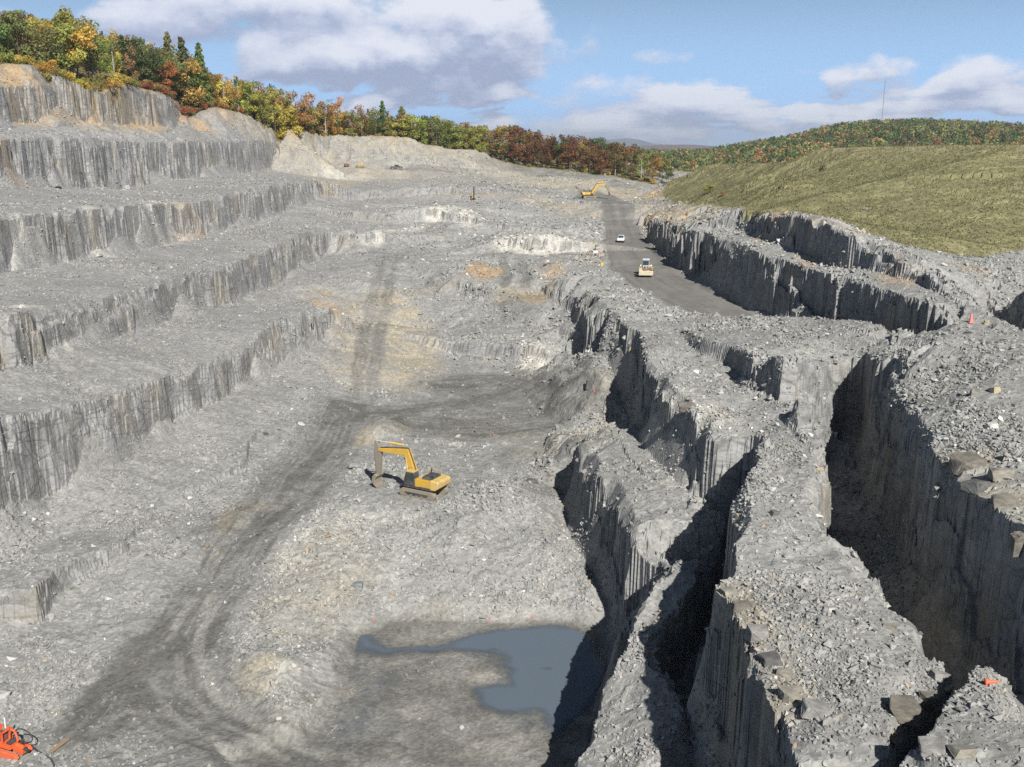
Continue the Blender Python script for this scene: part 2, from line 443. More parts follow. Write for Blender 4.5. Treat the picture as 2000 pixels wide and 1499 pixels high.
# spoil heaps behind the far excavator and the rim of the pit (u, v, y)
line(uvy([(1130, 360, 412), (1180, 363, 414), (1210, 372, 412), (1250, 366, 410), (1285, 376, 404)]))
line(uvy([(1130, 372, 424), (1200, 378, 426), (1280, 384, 420)]), edge=False)
RIM = [(-260, 100, 255), (-120, 118, 262), (0, 130, 272), (60, 128, 280), (120, 142, 292), (180, 155, 305), (250, 166, 330), (330, 186, 366), (420, 206, 402), (490, 226, 425), (560, 250, 440), (635, 262, 452), (715, 264, 462), (796, 265, 468), (845, 283, 470), (890, 290, 470), (928, 291, 474), (952, 306, 476), (1002, 322, 478), (1070, 330, 476), (1140, 338, 466), (1200, 346, 452), (1290, 362, 432)]
line(uvy(RIM))
line(uvy([(980, 334, 464), (1080, 346, 450), (1180, 354, 440)]), edge=False)
# grass embankment: foot and two-stepped crest
TOE = [(1292, 388, 365), (1360, 404, 275), (1446, 411, 212), (1500, 416, 186), (1560, 416, 166), (1640, 430, 158), (1700, 462, 152), (1760, 484, 153), (1870, 507, 152), (2000, 492, 160), (2150, 490, 160), (2500, 500, 165)]
line(uvy(TOE))
CREST = [(1340, 345, 405), (1398, 322, 388), (1520, 320, 296), (1545, 314, 284), (1598, 291, 268), (1690, 287, 252), (1800, 287, 238), (2000, 283, 218), (2200, 280, 206), (2700, 275, 195)]
crest = uvy(CREST)
line(crest)
line([(x + 30, y + 14, z + 0.2) for x, y, z in crest[4:]], edge=False)
line([(x + 22, y + 6, z - 0.3) for x, y, z in crest[1:3]], edge=False)
line(uvy([(1960, 520, 146), (1915, 555, 130), (1890, 615, 111)]), edge=False)
# wider surroundings (x, y, z)
for q in [(-300, 300, 42), (-300, 150, 36), (-200, 330, 36), (-160, 420, 33), (-120, 520, 24), (-260, 640, 38), (-60, 560, 12), (0, 600, 2), (40, 560, -6), (80, 480, -11), (-330, 640, 40), (-330, 0, 30), (-330, -60, 30), (-230, 0, 24), (230, 640, -18), (120, 640, -16), (0, 660, -2), (-150, 660, 26),
          (230, 400, -9), (160, 330, -3), (230, 230, 0), (180, 240, 0.5), (230, 0, -20), (150, 120, -24), (220, 130, -20), (230, -60, -10), (130, 430, -12), (170, 60, -20), (90, 30, -19), (60, 10, -17), (120, -60, -10), (-120, -60, -10), (-330, 320, 42),
          (-70, 40, -42), (-110, 60, -36), (-150, 40, -10), (0, 50, -46), (-30, 40, -46), (0, 36, -40), (20, 25, -26), (0, 20, -24), (-30, 20, -26), (-70, 15, -24), (0, 0.6, -2.6), (-6, 0.4, -2.6), (6, 0.4, -2.6), (0, -10, -2.2), (-20, -10, -3), (20, -10, -3), (0, -30, -2), (0, 6, -14), (-14, 6, -16), (14, 6, -14), (-30, 8, -22), (30, 8, -20), (40, 10, -20), (40, 36, -23)]:
    PTS.append(q)

res = geometry.delaunay_2d_cdt([Vector(p[:2]) for p in PTS], EDGES, [], 0, 1e-4)
TV, TF, TO = res[0], res[2], res[3]
TX = np.array([v.x for v in TV])
TY = np.array([v.y for v in TV])
TZ = np.zeros(len(TV))
n_cross = 0
for i, o in enumerate(TO):
    if o:
        TZ[i] = np.mean([PTS[j][2] for j in o])
    else:                                        # two break lines crossed: take the lower of the two heights there
        n_cross += 1
        zs = []
        for a, b in EDGES:
            ax, ay, az_ = PTS[a]
            bx, by, bz = PTS[b]
            L2 = (bx - ax) ** 2 + (by - ay) ** 2 or 1
            t = ((TX[i] - ax) * (bx - ax) + (TY[i] - ay) * (by - ay)) / L2
            if -1e-3 <= t <= 1.001 and math.hypot(ax + t * (bx - ax) - TX[i], ay + t * (by - ay) - TY[i]) < 0.02:
                zs.append(az_ + t * (bz - az_))
        TZ[i] = min(zs) if zs else -30
        print("crossing at %.1f %.1f" % (TX[i], TY[i]), [round(z, 1) for z in zs])

GX0, GX1, GY0, GY1, CELL = -330.0, 230.0, -60.0, 640.0, 0.25
NGX, NGY = int((GX1 - GX0) / CELL) + 1, int((GY1 - GY0) / CELL) + 1
HR = np.full((NGY, NGX), -12.0, np.float32)
SL = np.zeros((NGY, NGX), np.float32)
for f in TF:
    for k in range(1, len(f) - 1):
        a, b, c = f[0], f[k], f[k + 1]
        xs, ys, zs = TX[[a, b, c]], TY[[a, b, c]], TZ[[a, b, c]]
        den = (ys[1] - ys[2]) * (xs[0] - xs[2]) + (xs[2] - xs[1]) * (ys[0] - ys[2])
        if abs(den) < 1e-9:
            continue
        i0, i1 = max(int((xs.min() - GX0) / CELL), 0), min(int((xs.max() - GX0) / CELL) + 2, NGX)
        j0, j1 = max(int((ys.min() - GY0) / CELL), 0), min(int((ys.max() - GY0) / CELL) + 2, NGY)
        if i0 >= i1 or j0 >= j1:
            continue
        gx = GX0 + CELL * np.arange(i0, i1)[None, :]
        gy = GY0 + CELL * np.arange(j0, j1)[:, None]
        l0 = ((ys[1] - ys[2]) * (gx - xs[2]) + (xs[2] - xs[1]) * (gy - ys[2])) / den
        l1 = ((ys[2] - ys[0]) * (gx - xs[2]) + (xs[0] - xs[2]) * (gy - ys[2])) / den
        l2 = 1 - l0 - l1
        m = (l0 >= -1e-6) & (l1 >= -1e-6) & (l2 >= -1e-6)
        HR[j0:j1, i0:i1][m] = (l0 * zs[0] + l1 * zs[1] + l2 * zs[2])[m]
        gzx = ((ys[1] - ys[2]) * zs[0] + (ys[2] - ys[0]) * zs[1] + (ys[0] - ys[1]) * zs[2]) / den
        gzy = ((xs[2] - xs[1]) * zs[0] + (xs[0] - xs[2]) * zs[1] + (xs[1] - xs[0]) * zs[2]) / den
        SL[j0:j1, i0:i1][m] = math.hypot(gzx, gzy)


def box(A, r):
    for ax in (0, 1):
        pad = [(0, 0), (0, 0)]
        pad[ax] = (r + 1, r)
        C = np.cumsum(np.pad(A, pad, mode='edge'), axis=ax, dtype=np.float64)
        n = A.shape[ax]
        A = (np.take(C, range(2 * r + 1, 2 * r + 1 + n), ax) - np.take(C, range(0, n), ax)) / (2 * r + 1)
    return A.astype(np.float32)


def extreme(A, r, op):
    for ax in (0, 1):
        out = A.copy()
        for k in range(1, r + 1):
            out = op(out, op(np.roll(A, k, ax), np.roll(A, -k, ax)))
        A = out
    return A


HB = box(box(HR, 8), 8)
HMAX, HMIN = extreme(HR, 15, np.maximum), extreme(HR, 15, np.minimum)
HMAX, HMIN = box(HMAX, 5), box(HMIN, 5)
HSTEP = HMAX - HMIN
HMIN2 = box(extreme(HR, 26, np.minimum), 8)
HB2 = box(box(HR, 14), 14)
HT = np.clip((HB - HMIN) / np.maximum(HSTEP, 0.1), 0, 1)


def bil(A, x, y):
    fx = np.clip((x - GX0) / CELL, 0, NGX - 1.001)
    fy = np.clip((y - GY0) / CELL, 0, NGY - 1.001)
    ix, iy = fx.astype(np.int32), fy.astype(np.int32)
    tx, ty = fx - ix, fy - iy
    return (A[iy, ix] * (1 - tx) + A[iy, ix + 1] * tx) * (1 - ty) + (A[iy + 1, ix] * (1 - tx) + A[iy + 1, ix + 1] * tx) * ty


def hit(u, v, ymin=25.0, ymax=600.0):
    """First point of the planned ground on the sight line of a photo pixel."""
    kx, ky, kz = px_dir(u, v)
    t = np.exp(np.arange(math.log(ymin), math.log(ymax), 0.0015)) / ky
    x, y, z = kx * t, ky * t, kz * t
    under = z < bil(HR, x, y)
    i = int(np.argmax(under))
    if not under[i]:
        i = len(t) - 1
    return float(x[i]), float(y[i]), float(bil(HR, x[i:i + 1], y[i:i + 1])[0])

# ------------------------------------------------------------------ terrain mesh
FACTOR = 1.0
NC, NR = int(1150 * FACTOR), int(1500 * FACTOR)
ROWS = np.exp(np.linspace(math.log(16.0), math.log(675.0), NR)) - 40.0
TT = np.linspace(-0.66, 0.66, NC)
GYv = np.repeat(ROWS, NC).astype(np.float64)
GXv = (np.tile(TT, NR) * (GYv + 40.0))

def near_poly(X, Y, pl):
    """Distance from points to a plan polyline, and the parameter along it in metres."""
    best = np.full(X.shape, 1e9)
    along = np.zeros(X.shape)
    acc = 0.0
    for (ax, ay), (bx, by) in zip(pl[:-1], pl[1:]):
        dx, dy = bx - ax, by - ay
        L = math.hypot(dx, dy) or 1e-6
        t = np.clip(((X - ax) * dx + (Y - ay) * dy) / (L * L), 0, 1)
        d = np.hypot(X - ax - t * dx, Y - ay - t * dy)
        m = d < best
        best[m] = d[m]
        along[m] = acc + t[m] * L
        acc += L
    return best, along


def in_poly(X, Y, pl):
    c = np.zeros(X.shape, bool)
    n = len(pl)
    for i in range(n):
        (ax, ay), (bx, by) = pl[i], pl[(i + 1) % n]
        if ay == by:
            continue
        c ^= ((ay > Y) != (by > Y)) & (X < (bx - ax) * (Y - ay) / (by - ay) + ax)
    return c


def sdf_poly(X, Y, pl):
    d, _ = near_poly(X, Y, list(pl) + [pl[0]])
    return np.where(in_poly(X, Y, pl), -d, d)


def plan(uvs):
    return [hit(u, v)[:2] for u, v in uvs]


ROAD_POLY = [p[:2] for p in uvz(ROAD_L)] + [P(1440, 645, z=-26.7)[:2], P(1500, 645, z=-26.7)[:2]] + [p[:2] for p in uvz(ROAD_R)][::-1] + [P(1200, 385, z=-19)[:2], P(1130, 383, z=-19)[:2], P(1120, 390, z=-19)[:2]]
TRACK_SHADE_LINES = [  # u, v polyline, half width m, strength
    ([(690, 800), (640, 870), (590, 925), (540, 1000), (470, 1070), (420, 1150), (350, 1260), (280, 1330)], 4.6, 1.1),
    ([(280, 1330), (230, 1360), (180, 1420)], 4.0, 1.0), ([(300, 1270), (290, 1330), (340, 1400), (470, 1455), (640, 1485)], 4.2, 0.95), ([(300, 1310), (360, 1390), (470, 1440), (600, 1465), (760, 1470)], 3.4, 1.0), ([(420, 1160), (430, 1260), (420, 1330), (470, 1400), (560, 1450)], 1.6, 0.45),
    ([(690, 800), (790, 800), (900, 790), (1000, 760)], 3.4, 1.0), ([(800, 820), (950, 830), (1060, 815), (1110, 790)], 7.5, 1.05), ([(870, 750), (1000, 745), (1090, 765)], 6.5, 1.0),
    ([(695, 780), (705, 700), (720, 620), (740, 540), (752, 500)], 1.5, 0.6), ([(728, 780), (735, 700), (750, 620), (765, 540), (775, 500)], 1.5, 0.6),
    ([(985, 500), (990, 560)], 1.4, 0.6), ([(1020, 500), (1030, 562)], 2.0, 0.6), ([(1000, 590), (1005, 640)], 5.0, 0.45), ([(940, 563), (1080, 566)], 1.6, 0.5), ([(700, 494), (820, 497)], 1.5, 0.4), ([(950, 497), (1180, 497)], 1.6, 0.5),
    ([(600, 920), (520, 925), (470, 1000)], 1.5, 0.5), ([(380, 1040), (430, 1030), (560, 985)], 1.2, 0.6), ([(1050, 870), (1000, 900)], 3.0, 0.5),
    ([(700, 1260), (760, 1220), (860, 1200)], 2.0, 0.5), ([(960, 1225), (1120, 1222)], 1.2, 0.7), ([(1040, 960), (1100, 900), (1105, 850)], 2.0, 0.5),
    ([(800, 1440), (950, 1480), (1080, 1440)], 4.0, 0.5), ([(640, 1370), (780, 1350), (900, 1390)], 3.0, 0.5), ([(700, 1300), (820, 1290)], 2.5, 0.6),
    ([(860, 360), (940, 362), (1010, 372)], 5.0, 0.5), ([(760, 328), (830, 330), (880, 338)], 2.5, 0.5), ([(1010, 330), (1080, 338), (1150, 345)], 10.0, 0.7), ([(950, 318), (1000, 330)], 7.0, 0.5), ([(1200, 362), (1270, 368)], 5.0, 0.5),  # includes cloud shade painted on the slope below the dark wood
]
TAN_LINES = [
    ([(1840, 900), (1900, 950), (1990, 1000)], 2.6, 0.6), ([(1420, 1150), (1500, 1290), (1560, 1380)], 1.4, 0.5), ([(600, 268), (720, 274), (860, 296)], 9.0, 0.5),
    ([(-100, 140), (0, 152), (120, 162), (250, 180), (340, 198), (450, 228), (560, 260)], 9.0, 0.55),
    ([(760, 590), (790, 640), (800, 700), (790, 750)], 6.0, 0.9), ([(690, 600), (700, 680), (690, 740)], 5.0, 0.6), ([(745, 835), (715, 855), (695, 870)], 2.0, 1.0), ([(780, 830), (760, 845)], 2.0, 0.9), ([(470, 1010), (440, 1040), (500, 1000)], 1.2, 0.8),
    ([(440, 1045), (430, 1030), (480, 990), (530, 995)], 0.8, 1.0), ([(600, 300), (620, 330), (680, 340)], 12.0, 0.45), ([(620, 355), (700, 340), (780, 340)], 6.0, 0.7), ([(1000, 580), (1060, 580)], 4.0, 0.8), ([(740, 570), (820, 570)], 4.0, 0.5),
    ([(1110, 400), (1150, 420), (1080, 400), (1040, 385)], 8.0, 0.6), ([(1140, 360), (1290, 384), (1200, 375)], 9.0, 1.0), ([(1270, 400), (1340, 412), (1400, 420)], 8.0, 0.7), ([(1150, 470), (1160, 510)], 4.0, 0.5), ([(1010, 355), (1090, 358), (1140, 366)], 9.0, 0.6), ([(800, 275), (930, 310), (1000, 345)], 10.0, 0.4),
    ([(500, 1350), (490, 1320)], 1.8, 0.7), ([(720, 1240), (800, 1230), (860, 1200)], 2.0, 0.4), ([(1170, 740), (1180, 830), (1150, 860)], 3.0, 0.35), ([(660, 590), (620, 580)], 6.0, 0.4), ([(650, 1080), (600, 1200)], 5.0, 0.35), ([(870, 840), (1000, 850), (1080, 870)], 4.0, 0.35),
]
ARC_LINES = [([(430, 1130), (395, 1220), (385, 1280), (420, 1360), (520, 1430), (640, 1475)], 0.55, 0.8), ([(350, 1280), (352, 1340), (430, 1415), (560, 1470)], 0.4, 0.7), ([(300, 1330), (330, 1390), (400, 1440), (500, 1490)], 0.35, 0.7), ([(180, 1430), (250, 1390), (320, 1400)], 0.4, 0.6), ([(330, 1250), (370, 1190), (440, 1110)], 0.35, 0.5), ([(560, 1440), (700, 1480), (820, 1499)], 0.5, 0.5)]
OCHRE_LINES = [
    ([(940, 520), (925, 545), (960, 530)], 3.0, 1.0), ([(1070, 520), (1085, 540)], 2.5, 0.9), ([(1040, 580), (1060, 585)], 2.5, 0.8), ([(0, 150), (70, 145), (200, 168), (280, 182)], 8.0, 1.0), ([(340, 190), (420, 225), (500, 230)], 5.0, 0.6),
    ([(345, 225), (370, 240), (395, 250)], 5.0, 1.0), ([(560, 255), (600, 275)], 5.0, 0.8), ([(620, 300), (640, 320)], 3.0, 0.8), ([(340, 450), (375, 420)], 4.0, 0.7), ([(630, 580), (645, 610)], 2.5, 0.8), ([(1280, 420), (1330, 425)], 4.0, 0.8), ([(1500, 440), (1520, 425)], 2.5, 0.7), ([(1640, 460), (1590, 445)], 3.0, 0.5),
    ([(1860, 520), (1900, 530)], 3.0, 0.9), ([(1750, 490), (1790, 520)], 2.0, 0.6), ([(1255, 465), (1262, 480)], 2.0, 0.8), ([(620, 380), (900, 380)], 4.0, 0.25), ([(760, 270), (800, 268)], 5.0, 0.6), ([(1280, 390), (1270, 380)], 5.0, 0.6), ([(930, 380), (1000, 385)], 4.0, 0.4), ([(0, 280), (20, 330)], 4.0, 0.5),
]
PALE_LINES = [
    ([(840, 440), (780, 452), (720, 460)], 2.0, 0.8), ([(850, 410), (890, 405), (920, 430)], 5.0, 0.8), ([(800, 400), (720, 405)], 2.0, 0.7), ([(990, 465), (1050, 472), (1120, 475)], 5.0, 0.8), ([(1040, 715), (1080, 722)], 3.0, 0.9), ([(960, 410), (1020, 420)], 4.0, 0.4), ([(640, 345), (700, 350)], 6.0, 0.5),
    ([(560, 1410), (590, 1380), (540, 1330)], 1.8, 0.6), ([(900, 870), (840, 860)], 1.5, 0.5), ([(560, 1100), (620, 1000)], 2.0, 0.4), ([(210, 500), (190, 480)], 3.0, 0.8), ([(300, 400), (340, 405)], 4.0, 0.5), ([(30, 600), (100, 605)], 1.6, 0.8), ([(0, 420), (60, 425)], 2.0, 0.7), ([(640, 1020), (760, 1010)], 3.0, 0.3), ([(1350, 830), (1400, 840)], 4.0, 0.4), ([(1300, 780), (1380, 790)], 3.0, 0.4),
    ([(1600, 440), (1700, 460), (1700, 420)], 2.5, 0.6), ([(1640, 408), (1680, 405)], 1.5, 0.8), ([(1000, 1250), (990, 1290)], 1.0, 0.4),
]
WPOND = [(690, 1270), (700, 1235), (760, 1270), (860, 1262), (930, 1240), (1000, 1228), (1100, 1226), (1160, 1240), (1172, 1270), (1190, 1310), (1170, 1370), (1120, 1420), (1090, 1440), (1060, 1395), (980, 1395), (940, 1375), (920, 1345), (960, 1345), (1000, 1340), (990, 1310), (950, 1275), (880, 1275), (760, 1284)]


def blob_mask(X, Y, spec, warpx, warpy, streak=False):
    m = np.zeros(X.shape)
    for uvs, r, s in spec:
        pl = plan(uvs)
        ext = r * 2.2
        xs, ys = [p[0] for p in pl], [p[1] for p in pl]
        idx = np.nonzero((X > min(xs) - ext) & (X < max(xs) + ext) & (Y > min(ys) - ext) & (Y < max(ys) + ext))[0]
        if len(idx) == 0:
            continue
        d, al = near_poly(X[idx] + warpx[idx] * (0.35 if streak else 1), Y[idx] + warpy[idx] * (0.35 if streak else 1), pl)
        k = s * (1 - sstep(r * 0.45, r * 1.35, d))
        if streak:
            cr = X[idx] * 0.8 + Y[idx] * 0.15
            k = k * (0.80 + 0.45 * vnoise(d / 0.42 + 7 * np.sign(warpx[idx]) * 0, al / 14.0, 19) + 0.2 * vnoise(d / 0.16, al / 9.0, 29))
        m[idx] = np.maximum(m[idx], k)
    return m


def ground(X, Y):
    """Heights and masks at plan points (1-D arrays)."""
    X = np.asarray(X, float)
    Y = np.asarray(Y, float)
    # warped look-up: breaks every brow into buttresses, drill-hole flutes and chips
    near = 0.25 + 0.72 * np.clip(Y / 120.0, 0.25, 1.7)
    rag = 0.45 + 0.9 * sstep(-0.35, 0.5, fbm(X, Y, 26.0, 2, 15))            # some stretches are cut clean, others broken
    lft = 1 - 0.45 * sstep(5, -20, X)
    rg2 = lft * np.clip((Y - 25) / 50.0, 0.25, 1) * (0.25 + 1.2 * sstep(-0.2, 0.6, fbm(X, Y, 15.0, 2, 18)))
    wx = (1.15 * rag * fbm(X, Y, 11.0, 2, 11) + 0.75 * rag * fbm(X, Y, 3.6, 2, 21) + 0.15 * rg2 * vnoise(X / 3.5, Y / 1.5, 5) + 0.03 * rg2 * vnoise(X / 1.8, Y / 0.5, 8)) * near
    wy = (1.15 * rag * fbm(X, Y, 11.0, 2, 31) + 0.75 * rag * fbm(X, Y, 3.6, 2, 41) + 0.20 * rag * vnoise(X / 1.15, Y / 3.0, 6)) * near
    xs, ys = X + wx, Y + wy
    H1 = bil(HR, xs, ys)
    for w, bh, amp, sd in ((9.0, 3.6, 1.0, 61), (4.0, 2.2, 0.50, 62)):
        cy = np.floor((Y + 0.35 * X + 0.5 * vnoise(X / 4, Y / 4, sd)) / w)
        cx = np.floor((X + 0.3 * Y) / (w * 1.6))
        band = np.floor((H1 + 0.8 * vnoise(X / 6, Y / 6, sd + 3)) / bh)
        xs = xs + amp * near * rg2 * _hash(cy + 131 * band, cx, sd)
        ys = ys + amp * 0.6 * near * rg2 * _hash(cy + 77 * band, cx, sd + 9)
    H = bil(HR, xs, ys).astype(float)
    H0 = bil(HR, X, Y).astype(float)
    steep = np.maximum(bil(SL, xs, ys), 0)
    # talus against the foot of each face, crumbled brow at its top
    hs, t = bil(HSTEP, X, Y), bil(HT, X + 0.4 * wx, Y + 0.4 * wy)
    on = sstep(3.0, 4.5, hs)
    nt = np.clip(0.8 + 2.3 * fbm(X, Y, 11.0, 3, 16), 0.0, 2.4)
    nb = np.clip(0.75 + 2.0 * fbm(X, Y, 5.0, 3, 17), 0.38, 1.6)
    talus = bil(HMIN, X, Y) + hs * np.clip(t - 0.20, 0, 0.30) * 1.25 * nt
    brow = bil(HMAX, X, Y) - np.minimum(hs, 7.0) * np.clip(0.82 - t, 0, 0.32) * 0.95 * nb
    h2 = np.maximum(bil(HMAX, X, Y) - bil(HMIN2, X, Y), 0.1)
    t2 = np.clip((bil(HB2, X + 0.3 * wx, Y + 0.3 * wy) - bil(HMIN2, X, Y)) / np.maximum(hs, 0.5), 0, 1)
    nt2 = np.clip(0.25 + 2.2 * fbm(X, Y, 17.0, 3, 26), 0.0, 1.35) * (0.45 + 0.55 * sstep(5, -5, X))
    talus = np.maximum(talus, bil(HMIN2, X, Y) + np.minimum(hs, 12) * np.clip(t2 - 0.16, 0, 0.36) * 1.15 * nt2)
    tal_on = on * sstep(-0.1, 0.5, talus - H)
    crumb = on * sstep(0.1, 1.2, H - brow) * (t > 0.45)
    H = np.where(on > 0, H + on * (np.maximum(H, talus) - H), H)
    onb = on
    H = H + onb * (np.minimum(H, np.maximum(brow, talus)) - H)
    steep = steep * (1 - 0.75 * crumb) * (1 - 0.85 * tal_on)
    return H, H0, steep, wx, wy


X, Y = GXv, GYv
H, H0, steep, wx, wy = ground(X, Y)
big = fbm(X, Y, 22.0, 4, 3)
mid = fbm(X, Y, 5.0, 4, 7)
fin = fbm(X, Y, 1.1, 3, 9)
bw = 2.5 * fbm(X, Y, 6.0, 3, 51), 2.5 * fbm(X, Y, 6.0, 3, 61)
road_d = sdf_poly(X + 0.35 * bw[0] * np.clip(Y / 150, 0.3, 1), Y + 0.35 * bw[1], ROAD_POLY)
road = 1 - sstep(-0.8, 0.8, road_d)
scale_w = np.clip(Y / 140.0, 0.3, 1.0)
track = np.clip(blob_mask(X, Y, TRACK_SHADE_LINES, bw[0] * scale_w, bw[1] * scale_w, True), 0, 1)  # wheel tracks, and the painted cloud shade below the wood
PATCH_LINES = [([(800, 800), (900, 800), (1080, 800)], 8.0, 0.62), ([(900, 755), (1080, 760)], 6.0, 0.6), ([(1000, 845), (1090, 835)], 3.5, 0.5), ([(760, 808), (700, 800)], 3.5, 0.7), ([(430, 1030), (520, 1040), (480, 1050)], 2.2, 0.75)]
track = np.maximum(track, blob_mask(X, Y, PATCH_LINES, bw[0] * 1.4, bw[1] * 1.4) * (0.55 + 0.6 * sstep(0.35, 0.6, fbm(X, Y * 2.2, 5.0, 4, 136) * 0.5 + 0.5)))
tan_ = blob_mask(X, Y, TAN_LINES, bw[0] * scale_w, bw[1] * scale_w)
ochre = blob_mask(X, Y, OCHRE_LINES, bw[0] * scale_w, bw[1] * scale_w)
pale = blob_mask(X, Y, PALE_LINES, bw[0] * scale_w, bw[1] * scale_w)
POND_POLY = [P(u, v, z=-46.25)[:2] for u, v in WPOND]
pond_d = sdf_poly(X + 0.5 * fbm(X, Y, 2.5, 3, 71), Y + 0.5 * fbm(X, Y, 2.5, 3, 72), POND_POLY)
FLOOR_POLY = [P(u, v, z=-46)[:2] for u, v in [(590, 1440), (640, 1380), (660, 1300), (690, 1240), (760, 1205), (900, 1205), (1100, 1208), (1190, 1225), (1200, 1300), (1180, 1400), (1120, 1600), (500, 1650), (430, 1480)]]
floor_m = 1 - sstep(-1.2, 0.8, sdf_poly(X + 0.3 * bw[0], Y + 0.3 * bw[1], FLOOR_POLY))
GRASS_POLY = [p[:2] for p in uvy(TOE)] + [(230, 60), (230, 640), (110, 470), P(1300, 372, y=420)[:2]]
grass = 1 - sstep(-1.5, 1.0, sdf_poly(X + 0.8 * bw[0], Y + 0.5 * bw[1], GRASS_POLY))
RIM_POLY = [p[:2] for p in uvy(RIM)] + [(60, 700), (-340, 700), (-340, 200)]
wood = 1 - sstep(-4, 3.0, sdf_poly(X + bw[0], Y + bw[1], RIM_POLY))
smooth = np.clip(np.maximum.reduce([road, 0.75 * track, 0.85 * floor_m, 0.85 * grass, 0.6 * tan_]), 0, 1)
rough = (1 - smooth)
flatness = 1 - sstep(0.9, 2.5, steep)
H = H + rough * (0.45 * big + 0.22 * mid * np.clip(160 / np.maximum(Y, 30), 0.5, 1) + 0.09 * fin * flatness * np.clip(90 / Y, 0.12, 1)) + smooth * (0.10 * big + 0.05 * mid)
H = H + grass * (0.22 * big + 0.08 * fin) + wood * 0.8 * big
# loose blocks: cellular bumps on the rubble
cell = vnoise(X / 0.55, Y / 0.55, 77) * (vnoise(X / 1.7, Y / 1.7, 78) > -0.2)
H = H + rough * flatness * (1 - wood) * 0.15 * np.maximum(cell, 0) * np.clip(90 / np.maximum(Y, 30), 0.15, 1.0)
# beds in the rock faces: heights snap towards thin layers on the steep parts
bed = 1.9 + 0.7 * vnoise(X / 14, Y / 14, 90)
zq = np.floor(H / bed) * bed
fr = (H - zq) / bed
H = H + (1 - flatness) * 0.55 * bed * (sstep(0.25, 0.75, fr) - fr)
def opened(G, ri, rj):
    A = G
    for op in (np.minimum, np.maximum):
        for ax, r in ((0, ri), (1, rj)):
            o = A.copy()
            for k in range(1, r + 1):
                o = op(o, op(np.roll(A, k, ax), np.roll(A, -k, ax)))
            A = o
    return A


# loose spires and knife-thin fins have fallen: anything thinner than about a metre comes down
Hg = H.reshape(NR, NC)
cut = Hg - opened(Hg, 2, 5)
Hg = Hg - np.where(cut > 0.45, cut, 0) * sstep(200, 110, Y).reshape(NR, NC)
H = Hg.ravel()
centre = sstep(-75, -50, X) * (1 - sstep(20, 40, X)) * sstep(165, 200, Y) * (1 - sstep(400, 440, Y)) * rough
H = H + centre * 0.9 * (np.abs(fbm(X, Y, 13.0, 4, 95)) * 2 - 0.5)
ISL = P(1062, 1308, z=-46.1)
MOUNDS = [(752, 842, 3.0, 1.7), (470, 1012, 2.4, 0.7), (560, 1392, 3.0, 0.9), (990, 962, 3.5, 1.3), (1075, 985, 3.0, 1.0), (655, 1040, 3.0, 0.8), (1150, 1180, 2.6, 1.0), (500, 1290, 3.0, 0.9), (640, 1180, 3.5, 0.9), (880, 1075, 4.0, 0.8), (1050, 715, 5.0, 1.2), (950, 690, 5.0, 1.0)]
for u, v, r, h in MOUNDS:
    mx_, my_, _ = hit(u, v)
    dd = np.hypot(X - mx_, (Y - my_) / 1.3)
    H = H + h * np.exp(-(dd / r) ** 2 * 1.4) * (0.8 + 0.5 * mid)
PILE = plan([(600, 1010), (640, 960), (760, 985), (980, 950), (1080, 960), (1180, 1130), (1200, 1210), (1000, 1200), (760, 1200), (690, 1180), (560, 1400), (440, 1330), (520, 1130)])
pile_m = 1 - sstep(-2.0, 1.0, sdf_poly(X, Y, PILE))
H = H + pile_m * rough * (0.38 * fbm(X, Y, 4.5, 3, 96) + 0.22 * np.abs(fbm(X, Y, 1.6, 2, 97)))
# pond basin and shallow mud bars
H = np.where(floor_m > 0.02, H * (1 - floor_m) + floor_m * (-45.98 + 0.10 * big + 0.10 * mid - 0.46 * sstep(1.2, -3.4, pond_d) * (0.9 + 0.4 * fbm(X, Y, 3.5, 4, 73)) + 0.34 * np.exp(-((X - ISL[0]) / 1.7) ** 2 - ((Y - ISL[1]) / 0.9) ** 2)), H)
Z_WATER = -46.03

# albedo of the stone itself, by kind of ground, plus cloud shade below the dark wood
def c3(*c):
    return np.array(c)[None, :]


n1 = (fbm(X, Y, 14.0, 4, 101) * 0.5 + 0.5)[:, None]
n2 = (fbm(X, Y, 3.0, 4, 111) * 0.5 + 0.5)[:, None]
n3 = (fbm(X, Y, 0.7, 2, 121) * 0.5 + 0.5)[:, None]
col = c3(0.268, 0.267, 0.256) * (0.80 + 0.28 * n1 + 0.22 * (n2 - 0.5) + 0.30 * (n3 - 0.5))
leftish = sstep(-5, -50, X)[:, None] * sstep(-43, -38, H)[:, None]
col = col * (1 - leftish) + leftish * c3(0.257, 0.253, 0.247) * (0.84 + 0.22 * n1 + 0.18 * (n2 - 0.5) + 0.24 * (n3 - 0.5))
backish = sstep(380, 450, Y)[:, None]
col = col * (1 - 0.4 * backish) + 0.4 * backish * c3(0.285, 0.265, 0.222) * (0.7 + 0.6 * n2)


def lay(c, m, k=1.0):
    global col
    m = np.clip(m * k, 0, 1)[:, None]
    col = col * (1 - m) + m * c


